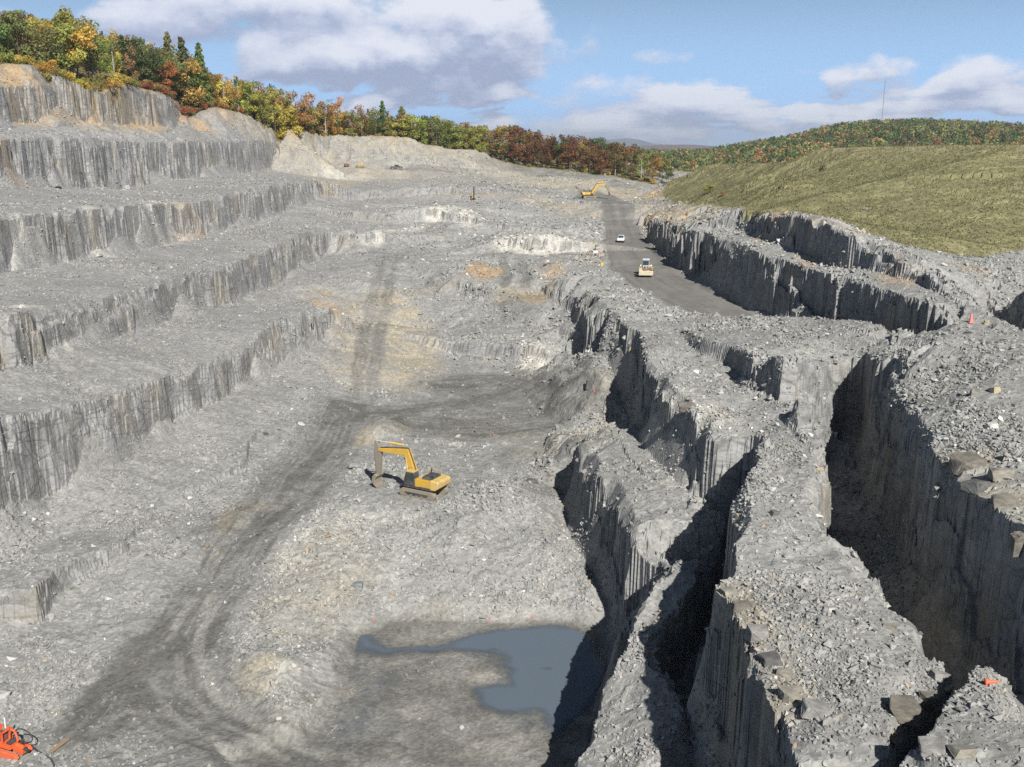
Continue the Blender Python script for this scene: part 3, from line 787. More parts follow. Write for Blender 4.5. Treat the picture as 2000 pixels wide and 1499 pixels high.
patch = sstep(0.36, 0.58, fbm(X, Y, 3.2, 5, 131, 0.6) * 0.5 + 0.5)
lay(c3(0.345, 0.30, 0.215) * (0.8 + 0.4 * n3), 0.75 * tan_ * (0.35 + 0.75 * patch))
lay(c3(0.37, 0.235, 0.105) * (0.75 + 0.5 * n3), ochre * (0.15 + 0.65 * patch), 0.7)
lay(c3(0.47, 0.455, 0.41) * (0.75 + 0.5 * n3), pale * (0.25 + 0.8 * patch), 0.9)
mud = c3(0.185, 0.178, 0.163) * (0.8 + 0.4 * n2)
lay(mud, floor_m * (0.55 + 0.5 * patch), 0.9)
lay(c3(0.33, 0.315, 0.285) * (0.8 + 0.4 * n3), floor_m * sstep(0.52, 0.72, fbm(X, Y, 3.2, 4, 141) * 0.5 + 0.5), 0.75)
lay(c3(0.13, 0.125, 0.11), floor_m * sstep(1.8, 0.0, np.abs(pond_d)), 0.65)
lay(c3(0.122, 0.119, 0.110) * (0.85 + 0.3 * n2), track * (0.72 + 0.45 * patch), 0.95)
arcs = blob_mask(X, Y, ARC_LINES, bw[0] * 0.05, bw[1] * 0.05)
lay(c3(0.265, 0.26, 0.24), arcs * (0.5 + 0.5 * patch), 0.8)
rd_line = [P(u, v, z=z)[:2] for u, v, z in ((1195, 396, -19.8), (1208, 430, -22.8), (1222, 467, -25.6), (1245, 508, -26.3), (1300, 556, -26.6), (1400, 605, -26.7), (1480, 645, -26.7))]
rdd, rda = near_poly(X, Y, rd_line)
roadc = c3(0.158, 0.152, 0.142) * (0.86 + 0.28 * n2) * (0.95 + 0.1 * n3) * (1 + 0.16 * vnoise(rdd / 1.1, rda / 40.0, 33) + 0.10 * vnoise(rdd / 0.4, rda / 25.0, 34))[:, None]
lay(roadc, road)
lay(c3(0.20, 0.19, 0.175), road * sstep(0.55, 0.7, fbm(X * 1.0, Y * 0.25, 3.5, 3, 151) * 0.5 + 0.5), 0.6)
gcol = c3(0.165, 0.158, 0.082) * (0.84 + 0.32 * n2)
gcol = gcol * (1 - 0.5 * n1) + 0.5 * n1 * c3(0.20, 0.175, 0.085)
lay(gcol, grass)
lay(c3(0.27, 0.235, 0.14), grass * sstep(-3.0, 0.2, H) * sstep(0.4, 0.6, n2[:, 0]), 0.6)
lay(c3(0.14, 0.115, 0.05) * (0.6 + 0.8 * n2), wood)

t_idx = np.arange(NR * NC).reshape(NR, NC)
quads = np.stack([t_idx[:-1, :-1], t_idx[:-1, 1:], t_idx[1:, 1:], t_idx[1:, :-1]], -1).reshape(-1, 4)


def mesh_np(name, verts, faces, mats, attrs=None, colors=None, smooth=False, parent=None, matidx=None):
    me = bpy.data.meshes.new(name)
    nv, nf, k = len(verts), len(faces), faces.shape[1]
    me.vertices.add(nv)
    me.vertices.foreach_set('co', np.ascontiguousarray(verts, np.float32).ravel())
    me.loops.add(nf * k)
    me.loops.foreach_set('vertex_index', np.ascontiguousarray(faces, np.int32).ravel())
    me.polygons.add(nf)
    me.polygons.foreach_set('loop_start', np.arange(0, nf * k, k, dtype=np.int32))
    if matidx is not None:
        me.polygons.foreach_set('material_index', np.ascontiguousarray(matidx, np.int32))
    me.polygons.foreach_set('use_smooth', np.full(nf, smooth, bool))
    for m in mats:
        me.materials.append(m)
    if colors is not None:
        a = me.attributes.new("Tint", 'FLOAT_COLOR', 'POINT')
        c4 = np.ones((nv, 4), np.float32)
        c4[:, :3] = colors
        a.data.foreach_set('color', c4.ravel())
    for an, arr in (attrs or {}).items():
        a = me.attributes.new(an, 'FLOAT', 'POINT')
        a.data.foreach_set('value', np.ascontiguousarray(arr, np.float32))
    me.update(calc_edges=True)
    me.validate()
    ob = bpy.data.objects.new(name, me)
    COL.objects.link(ob)
    if parent:
        ob.parent = parent
    return ob


def material(name):
    m = bpy.data.materials.new(name)
    m.use_nodes = True
    m.node_tree.nodes.clear()
    N = NT(m.node_tree)
    b = N.n('ShaderNodeBsdfPrincipled')
    o = N.n('ShaderNodeOutputMaterial')
    m.node_tree.links.new(b.outputs[0], o.inputs[0])
    b.inputs['Specular IOR Level'].default_value = 0.2
    b.inputs['Roughness'].default_value = 0.9
    return m, N, b


def rock_material(name, speck=1.0):
    m, N, b = material(name)
    at = N.n('ShaderNodeAttribute', attribute_name="Tint")
    st = N.n('ShaderNodeAttribute', attribute_name="Steep")
    pos = N.n('ShaderNodeNewGeometry').outputs['Position']
    # chips and stones: brightness differs from piece to piece
    v1 = N.vor(pos, 3.6)
    v2 = N.vor(pos, 1.5)
    bw1 = N.n('ShaderNodeRGBToBW')
    N.put(bw1.inputs[0], v1)
    bw2 = N.n('ShaderNodeRGBToBW')
    N.put(bw2.inputs[0], v2)
    f = N.math('ADD', N.mapr(bw1.outputs[0], 0.1, 0.9, 1 - 0.34 * speck, 1 + 0.34 * speck), N.mapr(bw2.outputs[0], 0.1, 0.9, -0.16 * speck, 0.16 * speck))
    fl = N.vmath('MULTIPLY', at.outputs['Color'], (1, 1, 1))
    sc = N.n('ShaderNodeVectorMath', operation='SCALE')
    N.put(sc.inputs[0], fl)
    N.put(sc.inputs['Scale'], f)
    flat_c = sc.outputs[0]
    # rock faces: vertical drill-hole stripes, seams and mineral stains
    sv = N.vmath('MULTIPLY', pos, (0.30, 1.0, 0.03))
    s1 = N.noise(sv, 0.85, 4.0, 0.62)
    s2 = N.noise(N.vmath('MULTIPLY', pos, (0.4, 1, 0.07)), 2.2, 2.0, 0.6)
    bands = N.noise(N.vmath('MULTIPLY', pos, (0.06, 0.06, 1.0)), 0.55, 5.0, 0.65)
    blot = N.noise(pos, 0.09, 4.0, 0.6)
    brk = N.noise(N.vmath('MULTIPLY', pos, (0.6, 1, 0.8)), 0.55, 6.0, 0.7)
    msk = N.ramp(N.noise(N.vmath('MULTIPLY', pos, (1, 1, 1.6)), 0.085, 3.0, 0.6), [(0.40, 0.0), (0.62, 1.0)])
    sp_ = N.n('ShaderNodeSeparateXYZ')
    N.put(sp_.inputs[0], pos)
    sidew = N.mapr(sp_.outputs[0], -5.0, 10.0, 0.0, 1.0)
    mxs = N.n('ShaderNodeMix')
    N.put(mxs.inputs[0], N.math('MAXIMUM', N.math('MULTIPLY', msk, 0.9), N.math('MULTIPLY', sidew, 0.8)))
    N.put(mxs.inputs[2], s1)
    N.put(mxs.inputs[3], brk)
    k = N.math('ADD', N.math('MULTIPLY', mxs.outputs[0], 0.9), N.math('MULTIPLY', s2, 0.35))
    k = N.math('ADD', k, N.math('MULTIPLY', bands, 0.30))
    face = N.ramp(N.math('SUBTRACT', k, 0.27), [(0.26, (0.105, 0.107, 0.112)), (0.44, (0.205, 0.205, 0.205)), (0.58, (0.265, 0.265, 0.26)), (0.74, (0.37, 0.37, 0.355)), (0.9, (0.48, 0.47, 0.43))])
    blk = N.n('ShaderNodeTexVoronoi', feature='F1', distance='CHEBYCHEV')
    N.put(blk.inputs['Vector'], N.vmath('ADD', N.vmath('MULTIPLY', pos, (0.25, 0.75, 0.32)), N.vmath('MULTIPLY', N.vmath('SUBTRACT', N.n('ShaderNodeTexNoise').outputs['Color'], (0.5, 0.5, 0.5)), (0.6, 0.6, 0.6))))
    N.put(blk.inputs['Scale'], 1.0)
    bb = N.n('ShaderNodeRGBToBW')
    N.put(bb.inputs[0], blk.outputs['Color'])
    face = N.mix(1.0, face, N.ramp(bb.outputs[0], [(0.15, 0.62), (0.5, 1.0), (0.85, 1.35)]), 'MULTIPLY')
    crk = N.n('ShaderNodeTexVoronoi', feature='DISTANCE_TO_EDGE')
    N.put(crk.inputs['Vector'], N.vmath('MULTIPLY', pos, (0.3, 1.0, 0.42)))
    N.put(crk.inputs['Scale'], 0.62)
    face = N.mix(N.ramp(crk.outputs['Distance'], [(0.0, 0.85), (0.055, 0.0)]), face, (0.03, 0.031, 0.034))
    bedc = N.n('ShaderNodeTexVoronoi', feature='DISTANCE_TO_EDGE')
    N.put(bedc.inputs['Vector'], N.vmath('MULTIPLY', pos, (0.12, 0.22, 0.9)))
    N.put(bedc.inputs['Scale'], 0.8)
    face = N.mix(N.ramp(bedc.outputs['Distance'], [(0.0, 0.8), (0.05, 0.0)]), face, (0.04, 0.041, 0.044))
    stain = N.ramp(N.noise(N.vmath('MULTIPLY', pos, (1, 1, 0.3)), 0.16, 3.0, 0.6), [(0.52, 0.0), (0.68, 0.75)])
    face = N.mix(stain, face, N.mix(s2, (0.13, 0.12, 0.09), (0.42, 0.35, 0.22)))
    face = N.mix(N.ramp(blot, [(0.35, 0.0), (0.7, 0.45)]), face, N.mix(s1, (0.14, 0.14, 0.15), (0.30, 0.30, 0.31)))
    face = N.mix(0.35, N.mix(1.0, face, (0.98, 0.98, 0.98), 'MULTIPLY'), flat_c)
    N.put(b.inputs['Base Color'], N.mix(N.mapr(st.outputs['Fac'], 0.9, 2.2, 0.0, 1.0), flat_c, face))
    bump = N.n('ShaderNodeBump')
    bump.inputs['Strength'].default_value = 0.7
    bump.inputs['Distance'].default_value = 0.16
    hgt = N.math('ADD', N.math('MULTIPLY', bw1.outputs[0], 0.7), N.math('MULTIPLY', N.noise(pos, 2.8, 3.0, 0.6), 0.8))
    N.put(bump.inputs['Height'], hgt)
    N.put(b.inputs['Normal'], bump.outputs[0])
    return m


def plain_ground(name, rough, bump_d, sc):
    m, N, b = material(name)
    at = N.n('ShaderNodeAttribute', attribute_name="Tint")
    pos = N.n('ShaderNodeNewGeometry').outputs['Position']
    n = N.noise(pos, sc, 5.0, 0.65)
    s = N.n('ShaderNodeVectorMath', operation='SCALE')
    N.put(s.inputs[0], at.outputs['Color'])
    N.put(s.inputs['Scale'], N.mapr(n, 0.3, 0.7, 0.82, 1.18))
    N.put(b.inputs['Base Color'], s.outputs[0])
    b.inputs['Roughness'].default_value = rough
    bump = N.n('ShaderNodeBump')
    bump.inputs['Strength'].default_value = 0.6
    bump.inputs['Distance'].default_value = bump_d
    N.put(bump.inputs['Height'], n)
    N.put(b.inputs['Normal'], bump.outputs[0])
    return m


def grass_material():
    m, N, b = material("dry_grass")
    at = N.n('ShaderNodeAttribute', attribute_name="Tint")
    pos = N.n('ShaderNodeNewGeometry').outputs['Position']
    n = N.noise(pos, 0.9, 5.0, 0.7)
    n2 = N.noise(N.vmath('MULTIPLY', pos, (1, 1, 1)), 0.22, 3.0, 0.6)
    f = N.math('MULTIPLY', N.mapr(n, 0.3, 0.7, 0.55, 1.45), N.mapr(n2, 0.3, 0.7, 0.8, 1.2))
    s = N.n('ShaderNodeVectorMath', operation='SCALE')
    N.put(s.inputs[0], at.outputs['Color'])
    N.put(s.inputs['Scale'], f)
    N.put(b.inputs['Base Color'], s.outputs[0])
    bump = N.n('ShaderNodeBump')
    bump.inputs['Strength'].default_value = 1.0
    bump.inputs['Distance'].default_value = 0.25
    N.put(bump.inputs['Height'], n)
    N.put(b.inputs['Normal'], bump.outputs[0])
    return m


M_ROCK = rock_material("quarried_slate", 0.62)
M_ROAD = plain_ground("packed_road_dirt", 0.85, 0.06, 2.0)
M_GRASS = grass_material()
M_WOODFLOOR = plain_ground("forest_floor", 0.95, 0.5, 1.2)
col = col * 0.93
PADS = [(828, 966, 3.6), (1150, 388, 5.0), (1261, 538, 4.0), (775, 329, 4.0), (705, 329, 3.5), (22, 1472, 2.5)]
PAD_XYZ = [hit(u, v) for u, v, r in PADS]
for (qx, qy, qz), (u, v, r) in zip(PAD_XYZ, PADS):
    dd = np.hypot(X - qx, Y - qy)
    near_m = dd < r
    if near_m.any():
        zz = float(np.median(H[near_m]))
        k = 1 - sstep(r * 0.75, r * 1.5, dd)
        H = H * (1 - k) + k * (zz + 0.25 * (H - zz))
V = np.stack([X, Y, H], -1)
qc = quads.mean(1).astype(int)
fr_road, fr_grass, fr_wood = road[quads].mean(1) > 0.5, grass[quads].mean(1) > 0.5, wood[quads].mean(1) > 0.6
cls = np.zeros(len(quads), int)
cls[fr_grass] = 2
cls[fr_wood] = 3
cls[fr_road] = 1


def sub(name, k, mat):
    f = quads[cls == k]
    used = np.zeros(len(V), bool)
    used[f.ravel()] = True
    remap = np.cumsum(used) - 1
    ob = mesh_np(name, V[used], remap[f], [mat], {"Steep": steep[used]}, col[used])
    ob['kind'] = 'structure'
    return ob


sub("quarry_ground", 0, M_ROCK)
sub("haul_road", 1, M_ROAD)
sub("grass_embankment_ground", 2, M_GRASS)
sub("forest_floor_ground", 3, M_WOODFLOOR)
HG = H.reshape(NR, NC)
LOGROW = np.log(ROWS + 40.0)


def gz(x, y):
    """Height of the built terrain (bilinear on its own grid)."""
    x = np.atleast_1d(np.asarray(x, float))
    y = np.atleast_1d(np.asarray(y, float))
    r = np.clip((np.log(np.maximum(y + 40.0, 16.0)) - LOGROW[0]) / (LOGROW[1] - LOGROW[0]), 0, NR - 1.001)
    c = np.clip((x / (y + 40.0) + 0.66) / (1.32 / (NC - 1)), 0, NC - 1.001)
    i, j = r.astype(int), c.astype(int)
    a, b = r - i, c - j
    return (HG[i, j] * (1 - b) + HG[i, j + 1] * b) * (1 - a) + (HG[i + 1, j] * (1 - b) + HG[i + 1, j + 1] * b) * a


def seen(u, v, ymin=25.0, ymax=640.0):
    """First point of the built terrain on the sight line of a photo pixel."""
    kx, ky, kz = px_dir(u, v)
    t = np.exp(np.arange(math.log(ymin), math.log(ymax), 0.0007)) / ky
    under = kz * t < gz(kx * t, ky * t)
    i = int(np.argmax(under)) if under.any() else len(t) - 1
    x, y = kx * t[i], ky * t[i]
    return Vector((float(x), float(y), float(gz(x, y)[0])))


# pond water: one murky sheet in the basin; where it is only a hand deep the mud shows through
px_, py_ = [p[0] for p in POND_POLY], [p[1] for p in POND_POLY]
m, N, b = material("pond_water")
b.inputs['Base Color'].default_value = (0.100, 0.126, 0.156, 1)
b.inputs['IOR'].default_value = 1.33
b.inputs['Specular IOR Level'].default_value = 0.5
pos = N.n('ShaderNodeNewGeometry').outputs['Position']
dep = N.n('ShaderNodeAttribute', attribute_name="Depth").outputs['Fac']
N.put(b.inputs['Alpha'], N.mapr(N.math('ADD', dep, N.math('MULTIPLY', N.math('SUBTRACT', N.noise(pos, 1.1, 4.0, 0.6), 0.5), 0.10)), 0.0, 0.17, 0.0, 0.97, True))
N.put(b.inputs['Roughness'], N.mapr(N.noise(N.vmath('MULTIPLY', pos, (0.5, 0.14, 1)), 0.8, 3.0), 0.4, 0.62, 0.03, 0.16))
bump = N.n('ShaderNodeBump')
bump.inputs['Strength'].default_value = 0.10
bump.inputs['Distance'].default_value = 0.03
N.put(bump.inputs['Height'], N.noise(pos, 3.0, 3.0, 0.6))
N.put(b.inputs['Normal'], bump.outputs[0])
wx0, wx1, wy0, wy1 = min(px_) - 6, max(px_) + 1.5, min(py_) - 9, max(py_) + 3
WN = 220
gxs, gys = np.meshgrid(np.linspace(wx0, wx1, WN), np.linspace(wy0, wy1, WN))
wi = np.arange(WN * WN).reshape(WN, WN)
depth = Z_WATER - gz(gxs.ravel(), gys.ravel())
pond = mesh_np("pond_water", np.stack([gxs.ravel(), gys.ravel(), np.full(WN * WN, Z_WATER)], -1), np.stack([wi[:-1, :-1], wi[:-1, 1:], wi[1:, 1:], wi[1:, :-1]], -1).reshape(-1, 4), [m], {"Depth": depth})
pond['kind'] = 'structure'

# ------------------------------------------------------------------ loose stone
def tag(o, label=None, cat=None, group=None, kind=None):
    for k, v in (("label", label), ("category", cat), ("group", group), ("kind", kind)):
        if v:
            o[k] = v
    return o


def stone_proto(seed, n=11, slab=0.62):
    rr = np.random.default_rng(seed)
    p = rr.normal(size=(n, 3))
    p /= np.linalg.norm(p, axis=1)[:, None]
    p *= rr.uniform(0.8, 1.1, (n, 1))
    p *= np.array([1.0, rr.uniform(0.65, 0.95), slab * rr.uniform(0.7, 1.2)])
    bm = bmesh.new()
    vs = [bm.verts.new(q) for q in p]
    r = bmesh.ops.convex_hull(bm, input=vs)
    bmesh.ops.delete(bm, geom=list({g for g in r["geom_interior"] + r["geom_unused"] if isinstance(g, bmesh.types.BMVert)}), context='VERTS')
    bmesh.ops.triangulate(bm, faces=bm.faces[:])
    bm.verts.index_update()
    v = np.array([x.co[:] for x in bm.verts])
    f = np.array([[x.index for x in fc.verts] for fc in bm.faces])
    bm.free()
    return v, f


def rot_mats(rr, n, tilt=0.5):
    a, b, c = rr.uniform(0, 2 * np.pi, n), rr.normal(0, tilt, n), rr.normal(0, tilt, n)
    ca, sa, cb, sb, cc_, sc_ = np.cos(a), np.sin(a), np.cos(b), np.sin(b), np.cos(c), np.sin(c)
    z0, o1 = np.zeros(n), np.ones(n)
    Rz = np.stack([ca, -sa, z0, sa, ca, z0, z0, z0, o1], -1).reshape(n, 3, 3)
    Rx = np.stack([o1, z0, z0, z0, cb, -sb, z0, sb, cb], -1).reshape(n, 3, 3)
    Ry = np.stack([cc_, z0, sc_, z0, o1, z0, -sc_, z0, cc_], -1).reshape(n, 3, 3)
    return Rz @ Rx @ Ry


m, N, b = material("loose_stone")
M_STONE = m
at = N.n('ShaderNodeAttribute', attribute_name="Tint")
pos = N.n('ShaderNodeNewGeometry').outputs['Position']
s_ = N.n('ShaderNodeVectorMath', operation='SCALE')
N.put(s_.inputs[0], at.outputs['Color'])
N.put(s_.inputs['Scale'], N.mapr(N.noise(pos, 5.0, 3.0, 0.6), 0.3, 0.7, 0.82, 1.18))
N.put(b.inputs['Base Color'], s_.outputs[0])

RUB_POLY = {  # extra-rubbly ground: photo outlines and weight
    "pile": ([(600, 1010), (640, 960), (760, 985), (980, 950), (1080, 960), (1180, 1130), (1200, 1220), (1000, 1200), (760, 1200), (690, 1180), (560, 1400), (440, 1330), (520, 1130)], 5.0),
    "tops": ([(1130, 545), (1250, 590), (1480, 620), (1990, 650), (1990, 1000), (1740, 750), (1590, 790), (1700, 1120), (1830, 1290), (1600, 1490), (1480, 1300), (1440, 1000), (1380, 990), (1190, 830)], 2.2),
    "near": ([(1130, 1490), (1240, 1260), (1320, 1340), (1370, 1490)], 2.5),
    "front": ([(1860, 1290), (1990, 1280), (1990, 1490), (1700, 1490)], 2.0),
    "left": ([(0, 1090), (300, 900), (560, 900), (400, 1100), (200, 1300), (0, 1420)], 1.6),
}
NS = 125000
wgt = (rough * (0.25 + 0.75 * flatness) * (1 - wood) * (1 - grass) * (1 - 0.85 * track)).ravel() + 0.03 * floor_m + 0.012 * track
wgt = wgt * (0.12 + 1.6 * sstep(-0.15, 0.45, fbm(X, Y, 6.0, 4, 201)))
wgt = wgt * (1 - 0.1 * leftish[:, 0]) * (1 - 0.5 * sstep(260, 400, Y))
wgt[pond_d < 2.0] = 0
for (qx, qy, qz), (u, v, r) in zip(PAD_XYZ, PADS):
    wgt[np.hypot(X - qx, Y - qy) < r] *= 0.15
wgt[(Y < 34) | (Y > 470) | (np.abs(X) > 0.62 * Y + 4)] = 0
for kk, (uvs, ww) in RUB_POLY.items():
    pl = plan(uvs)
    wgt[in_poly(X, Y, pl)] *= ww
cdf = np.cumsum(wgt)
pick = np.searchsorted(cdf, RNG.uniform(0, cdf[-1], NS))
pick = np.unique(np.minimum(pick, len(X) - 1))
NS = len(pick)
sx = X[pick] + RNG.normal(0, 0.15, NS)
sy = Y[pick] + RNG.normal(0, 0.15, NS)
sd = np.hypot(sx, sy)
ssize = (0.055 + 0.00125 * sd) * np.exp(RNG.normal(0, 0.42, NS))
ssize = np.clip(ssize, 0.08, 0.95) * (1 - 0.38 * leftish[pick, 0] * sstep(60, 110, sd))
sz = gz(sx, sy) + ssize * 0.12
scol = col[pick] * RNG.uniform(0.85, 1.25, (NS, 1))
bright = RNG.uniform(0, 1, NS)
scol = np.where((bright > 0.975)[:, None], np.clip(scol * 1.7, 0, 0.5), scol)
scol = np.where(((bright > 0.925) & (bright < 0.94))[:, None], scol * np.array([1.15, 0.92, 0.66]), scol)
va, fa, ca_, off = [], [], [], 0
proto_id = RNG.integers(0, 8, NS)
for k in range(8):
    pv, pf = stone_proto(300 + k, 8 + k % 4)
    ids = np.nonzero(proto_id == k)[0]
    rm = rot_mats(RNG, len(ids), 0.45)
    vv = np.einsum('nij,vj->nvi', rm, pv) * ssize[ids][:, None, None] + np.stack([sx[ids], sy[ids], sz[ids]], -1)[:, None, :]
    va.append(vv.reshape(-1, 3))
    fa.append((pf[None] + (np.arange(len(ids)) * len(pv))[:, None, None] + off).reshape(-1, 3))
    ca_.append(np.repeat(scol[ids], len(pv), 0))
    off += len(ids) * len(pv)
rub = mesh_np("rubble", np.concatenate(va), np.concatenate(fa), [M_STONE], None, np.concatenate(ca_))
tag(rub, "broken grey slate rubble scattered over the quarry ground", None, None, "stuff")

BOULDER_COL = {"pale": (0.40, 0.39, 0.36), "grey": (0.22, 0.215, 0.205), "tan": (0.215, 0.202, 0.172), "brown": (0.15, 0.138, 0.118), "dark": (0.10, 0.10, 0.10), "cream": (0.34, 0.30, 0.21), "blue": (0.19, 0.20, 0.21)}
_mb = {}


def boulder_material(kind):
    if kind in _mb:
        return _mb[kind]
    m, N, b = material("boulder_" + kind)
    pos = N.n('ShaderNodeNewGeometry').outputs['Position']
    c = BOULDER_COL[kind]
    n = N.noise(N.vmath('MULTIPLY', pos, (1, 1, 2.2)), 1.3, 5.0, 0.65)
    N.put(b.inputs['Base Color'], N.ramp(n, [(0.3, tuple(x * 0.6 for x in c)), (0.5, c), (0.72, tuple(min(x * 1.45, 0.6) for x in c))]))
    bump = N.n('ShaderNodeBump')
    bump.inputs['Strength'].default_value = 0.5
    bump.inputs['Distance'].default_value = 0.05
    N.put(bump.inputs['Height'], n)
    N.put(b.inputs['Normal'], bump.outputs[0])
    _mb[kind] = m
    return m


def boulder(u, v, wpx, hpx, kind, label, slab=None, yaw=None, seed=None):
    """Angular block resting on the ground under a photo pixel; its size from its size in the photo."""
    p = seen(u, v)
    k = math.hypot(p.x, p.y, p.z) / F
    w, h = wpx * k * 0.82, hpx * k * 0.85
    rr = np.random.default_rng(int(u * 7 + v) if seed is None else seed)
    bm = bmesh.new()
    pts = []
    for sx_ in (-1, 1):
        for sy_ in (-1, 1):
            for sz_ in (-1, 1):
                for _ in range(2):
                    pts.append((sx_ * rr.uniform(0.35, 1), sy_ * rr.uniform(0.55, 1) * 0.85, sz_ * rr.uniform(0.5, 1)))
    pts = np.array(pts) * np.array([w / 2 * 0.9, w / 2 * rr.uniform(0.6, 0.95), h / 2 * 0.85])
    vs = [bm.verts.new(q) for q in pts]
    r = bmesh.ops.convex_hull(bm, input=vs)
    bmesh.ops.delete(bm, geom=list({g for g in r["geom_interior"] + r["geom_unused"] if isinstance(g, bmesh.types.BMVert)}), context='VERTS')
    bmesh.ops.bevel(bm, geom=bm.edges[:], offset=min(w, h) * 0.035, segments=1, affect='EDGES', clamp_overlap=True)
    bmesh.ops.triangulate(bm, faces=[f for f in bm.faces if len(f.verts) > 4])
    bmesh.ops.triangulate(bm, faces=bm.faces[:])
    bmesh.ops.subdivide_edges(bm, edges=bm.edges[:], cuts=2, use_grid_fill=True)
    for q in bm.verts:
        q.co *= 1 + rr.uniform(-0.03, 0.03)
        q.co.z += 0.02 * h * math.sin(9 * q.co.x / w + u) * math.cos(7 * q.co.y / w + v)
    me = bpy.data.meshes.new("boulder")
    bm.to_mesh(me)
    bm.free()
    me.materials.append(boulder_material(kind))
    o = bpy.data.objects.new("boulder", me)
    o.location = p + Vector((0, 0, h * 0.12))
    o.rotation_euler = (rr.normal(0, 0.12), rr.normal(0, 0.12), rr.uniform(-0.5, 0.5) if yaw is None else yaw)
    COL.objects.link(o)
    return tag(o, label, "boulder")


for a in [
    (1937, 838, 30, 24, "pale", "large pale boulder standing alone on the right-hand top, beside the wide slot"),
    (1904, 772, 24, 17, "tan", "tan block among the stones on the right-hand top, left of its pair"),
    (1942, 764, 26, 17, "cream", "cream block among the stones on the right-hand top, right of its pair"),
    (1885, 912, 80, 40, "brown", "wide brown slab on the brow of the wide slot, farthest of the brow slabs"),
    (1950, 935, 60, 40, "tan", "tan slab on the brow of the wide slot, behind the dark hollow"),
    (1905, 955, 70, 34, "dark", "dark slab leaning below the wide brown slab on the slot's brow"),
    (1965, 985, 70, 38, "brown", "brown slab at the right picture edge on the slot's brow"),
    (1992, 1075, 46, 60, "brown", "upright brown block at the right picture edge above the shaded face"),
    (1480, 1245, 58, 44, "grey", "squared grey block on the left brow of the broad ridge"),
    (1545, 1362, 66, 32, "tan", "tan slab on the left brow of the broad ridge, nearest the camera"),
    (1592, 1392, 78, 42, "grey", "flat grey slab beside the tan one on the broad ridge's brow"),
    (1425, 1160, 46, 22, "tan", "thin tan slab high on the left brow of the broad ridge"),
    (1450, 1190, 56, 28, "brown", "brownish slab below the thin tan one on the broad ridge's brow"),
    (1505, 1292, 56, 30, "dark", "dark slab below the squared grey block on the broad ridge"),
    (1530, 1320, 50, 24, "tan", "weathered tan slab wedged below the dark slab on the broad ridge"),
    (1736, 1226, 38, 14, "tan", "small tan slab lying in the middle of the broad ridge's top"),
    (1625, 1195, 26, 14, "pale", "pale stone on the broad ridge's rubble top"),
    (1512, 1005, 26, 16, "dark", "dark broken block over a hollow near the slot's head"),
    (1765, 1395, 70, 62, "brown", "upright brown wedge of rock in the notch at lower right"),
    (1815, 1375, 52, 40, "brown", "brown rock face block right of the wedge in the notch"),
    (1836, 1325, 52, 26, "grey", "grey block bridging the notch beside the wide slot"),
    (1850, 1352, 30, 16, "cream", "cream stone lodged at the top of the notch"),
    (1818, 1462, 84, 34, "grey", "big flat grey slab on the foreground block's edge"),
    (1880, 1472, 60, 26, "tan", "flat tan slab on the foreground block, bottom right"),
    (985, 938, 34, 12, "grey", "flat slab on the pile right of the yellow excavator, left of two"),
    (1040, 942, 30, 14, "dark", "dark slab on the pile near the shaded ridge, right of two"),
    (1065, 938, 24, 14, "grey", "tilted grey slab against the foot of the shaded ridge"),
    (925, 952, 22, 12, "dark", "dark stone just right of the excavator's tail"),
    (700, 1146, 30, 22, "blue", "bluish block sticking out of the pile's front slope"),
    (545, 1405, 14, 9, "pale", "white stone at the tip of the rubble point by the track"),
    (1152, 755, 22, 26, "dark", "dark block at the small notch in the ridge beside the floor"),
    (1340, 800, 50, 26, "brown", "brown stained block on the brow of the second ridge"),
    (1240, 690, 14, 10, "tan", "small tan stone on the second ridge's edge"),
    (1180, 992, 14, 12, "pale", "pale stone at the crumbling lip of the ridge by the pond"),
    (1408, 770, 14, 10, "pale", "white stone on the second ridge's top"),
    (1272, 462, 8, 6, "tan", "tan boulder on the shoulder right of the haul road, farthest of the group"),
    (1262, 467, 8, 6, "cream", "cream boulder on the shoulder right of the haul road, in the group's middle"),
    (1272, 479, 7, 5, "tan", "tan boulder on the shoulder right of the haul road, nearest of the group"),
    (1250, 457, 7, 5, "dark", "dark boulder at the right edge of the haul road"),
    (1926, 634, 15, 16, "cream", "tall cream block in front of the dark hole at right"),
    (1948, 640, 28, 16, "grey", "grey slab beside the tall cream block at right"),
    (1950, 622, 9, 8, "cream", "small cream stone on the grey slab's far side"),
    (715, 405, 9, 6, "pale", "white boulder on the back terraces, left of the white scree"),
    (937, 432, 9, 7, "pale", "white boulder at the right end of the white scree"),
    (806, 482, 10, 6, "pale", "white boulder on the bench above the left ramp"),
    (190, 498, 26, 16, "pale", "heap of white stone fallen under the second face from below"),
    (250, 368, 14, 12, "pale", "white block fallen under the tall face at upper left"),
    (110, 365, 22, 12, "grey", "grey block at the foot of the tall face at upper left"),
    (386, 922, 14, 8, "pale", "pale stone on the rubble left of the track, beside a small ledge"),
    (520, 850, 14, 9, "dark", "dark overhanging stone on the rubble slope left of the track"),
    (1690, 409, 16, 4, "grey", "grey slab at the foot of the grass bank"),
    (1655, 408, 14, 4, "grey", "grey flat stone left of the slab at the grass bank's foot"),
]:
    boulder(*a)

# ------------------------------------------------------------------ land beyond the quarry
def sil(u, pts):
    return np.interp(u, [p[0] for p in pts], [p[1] for p in pts])


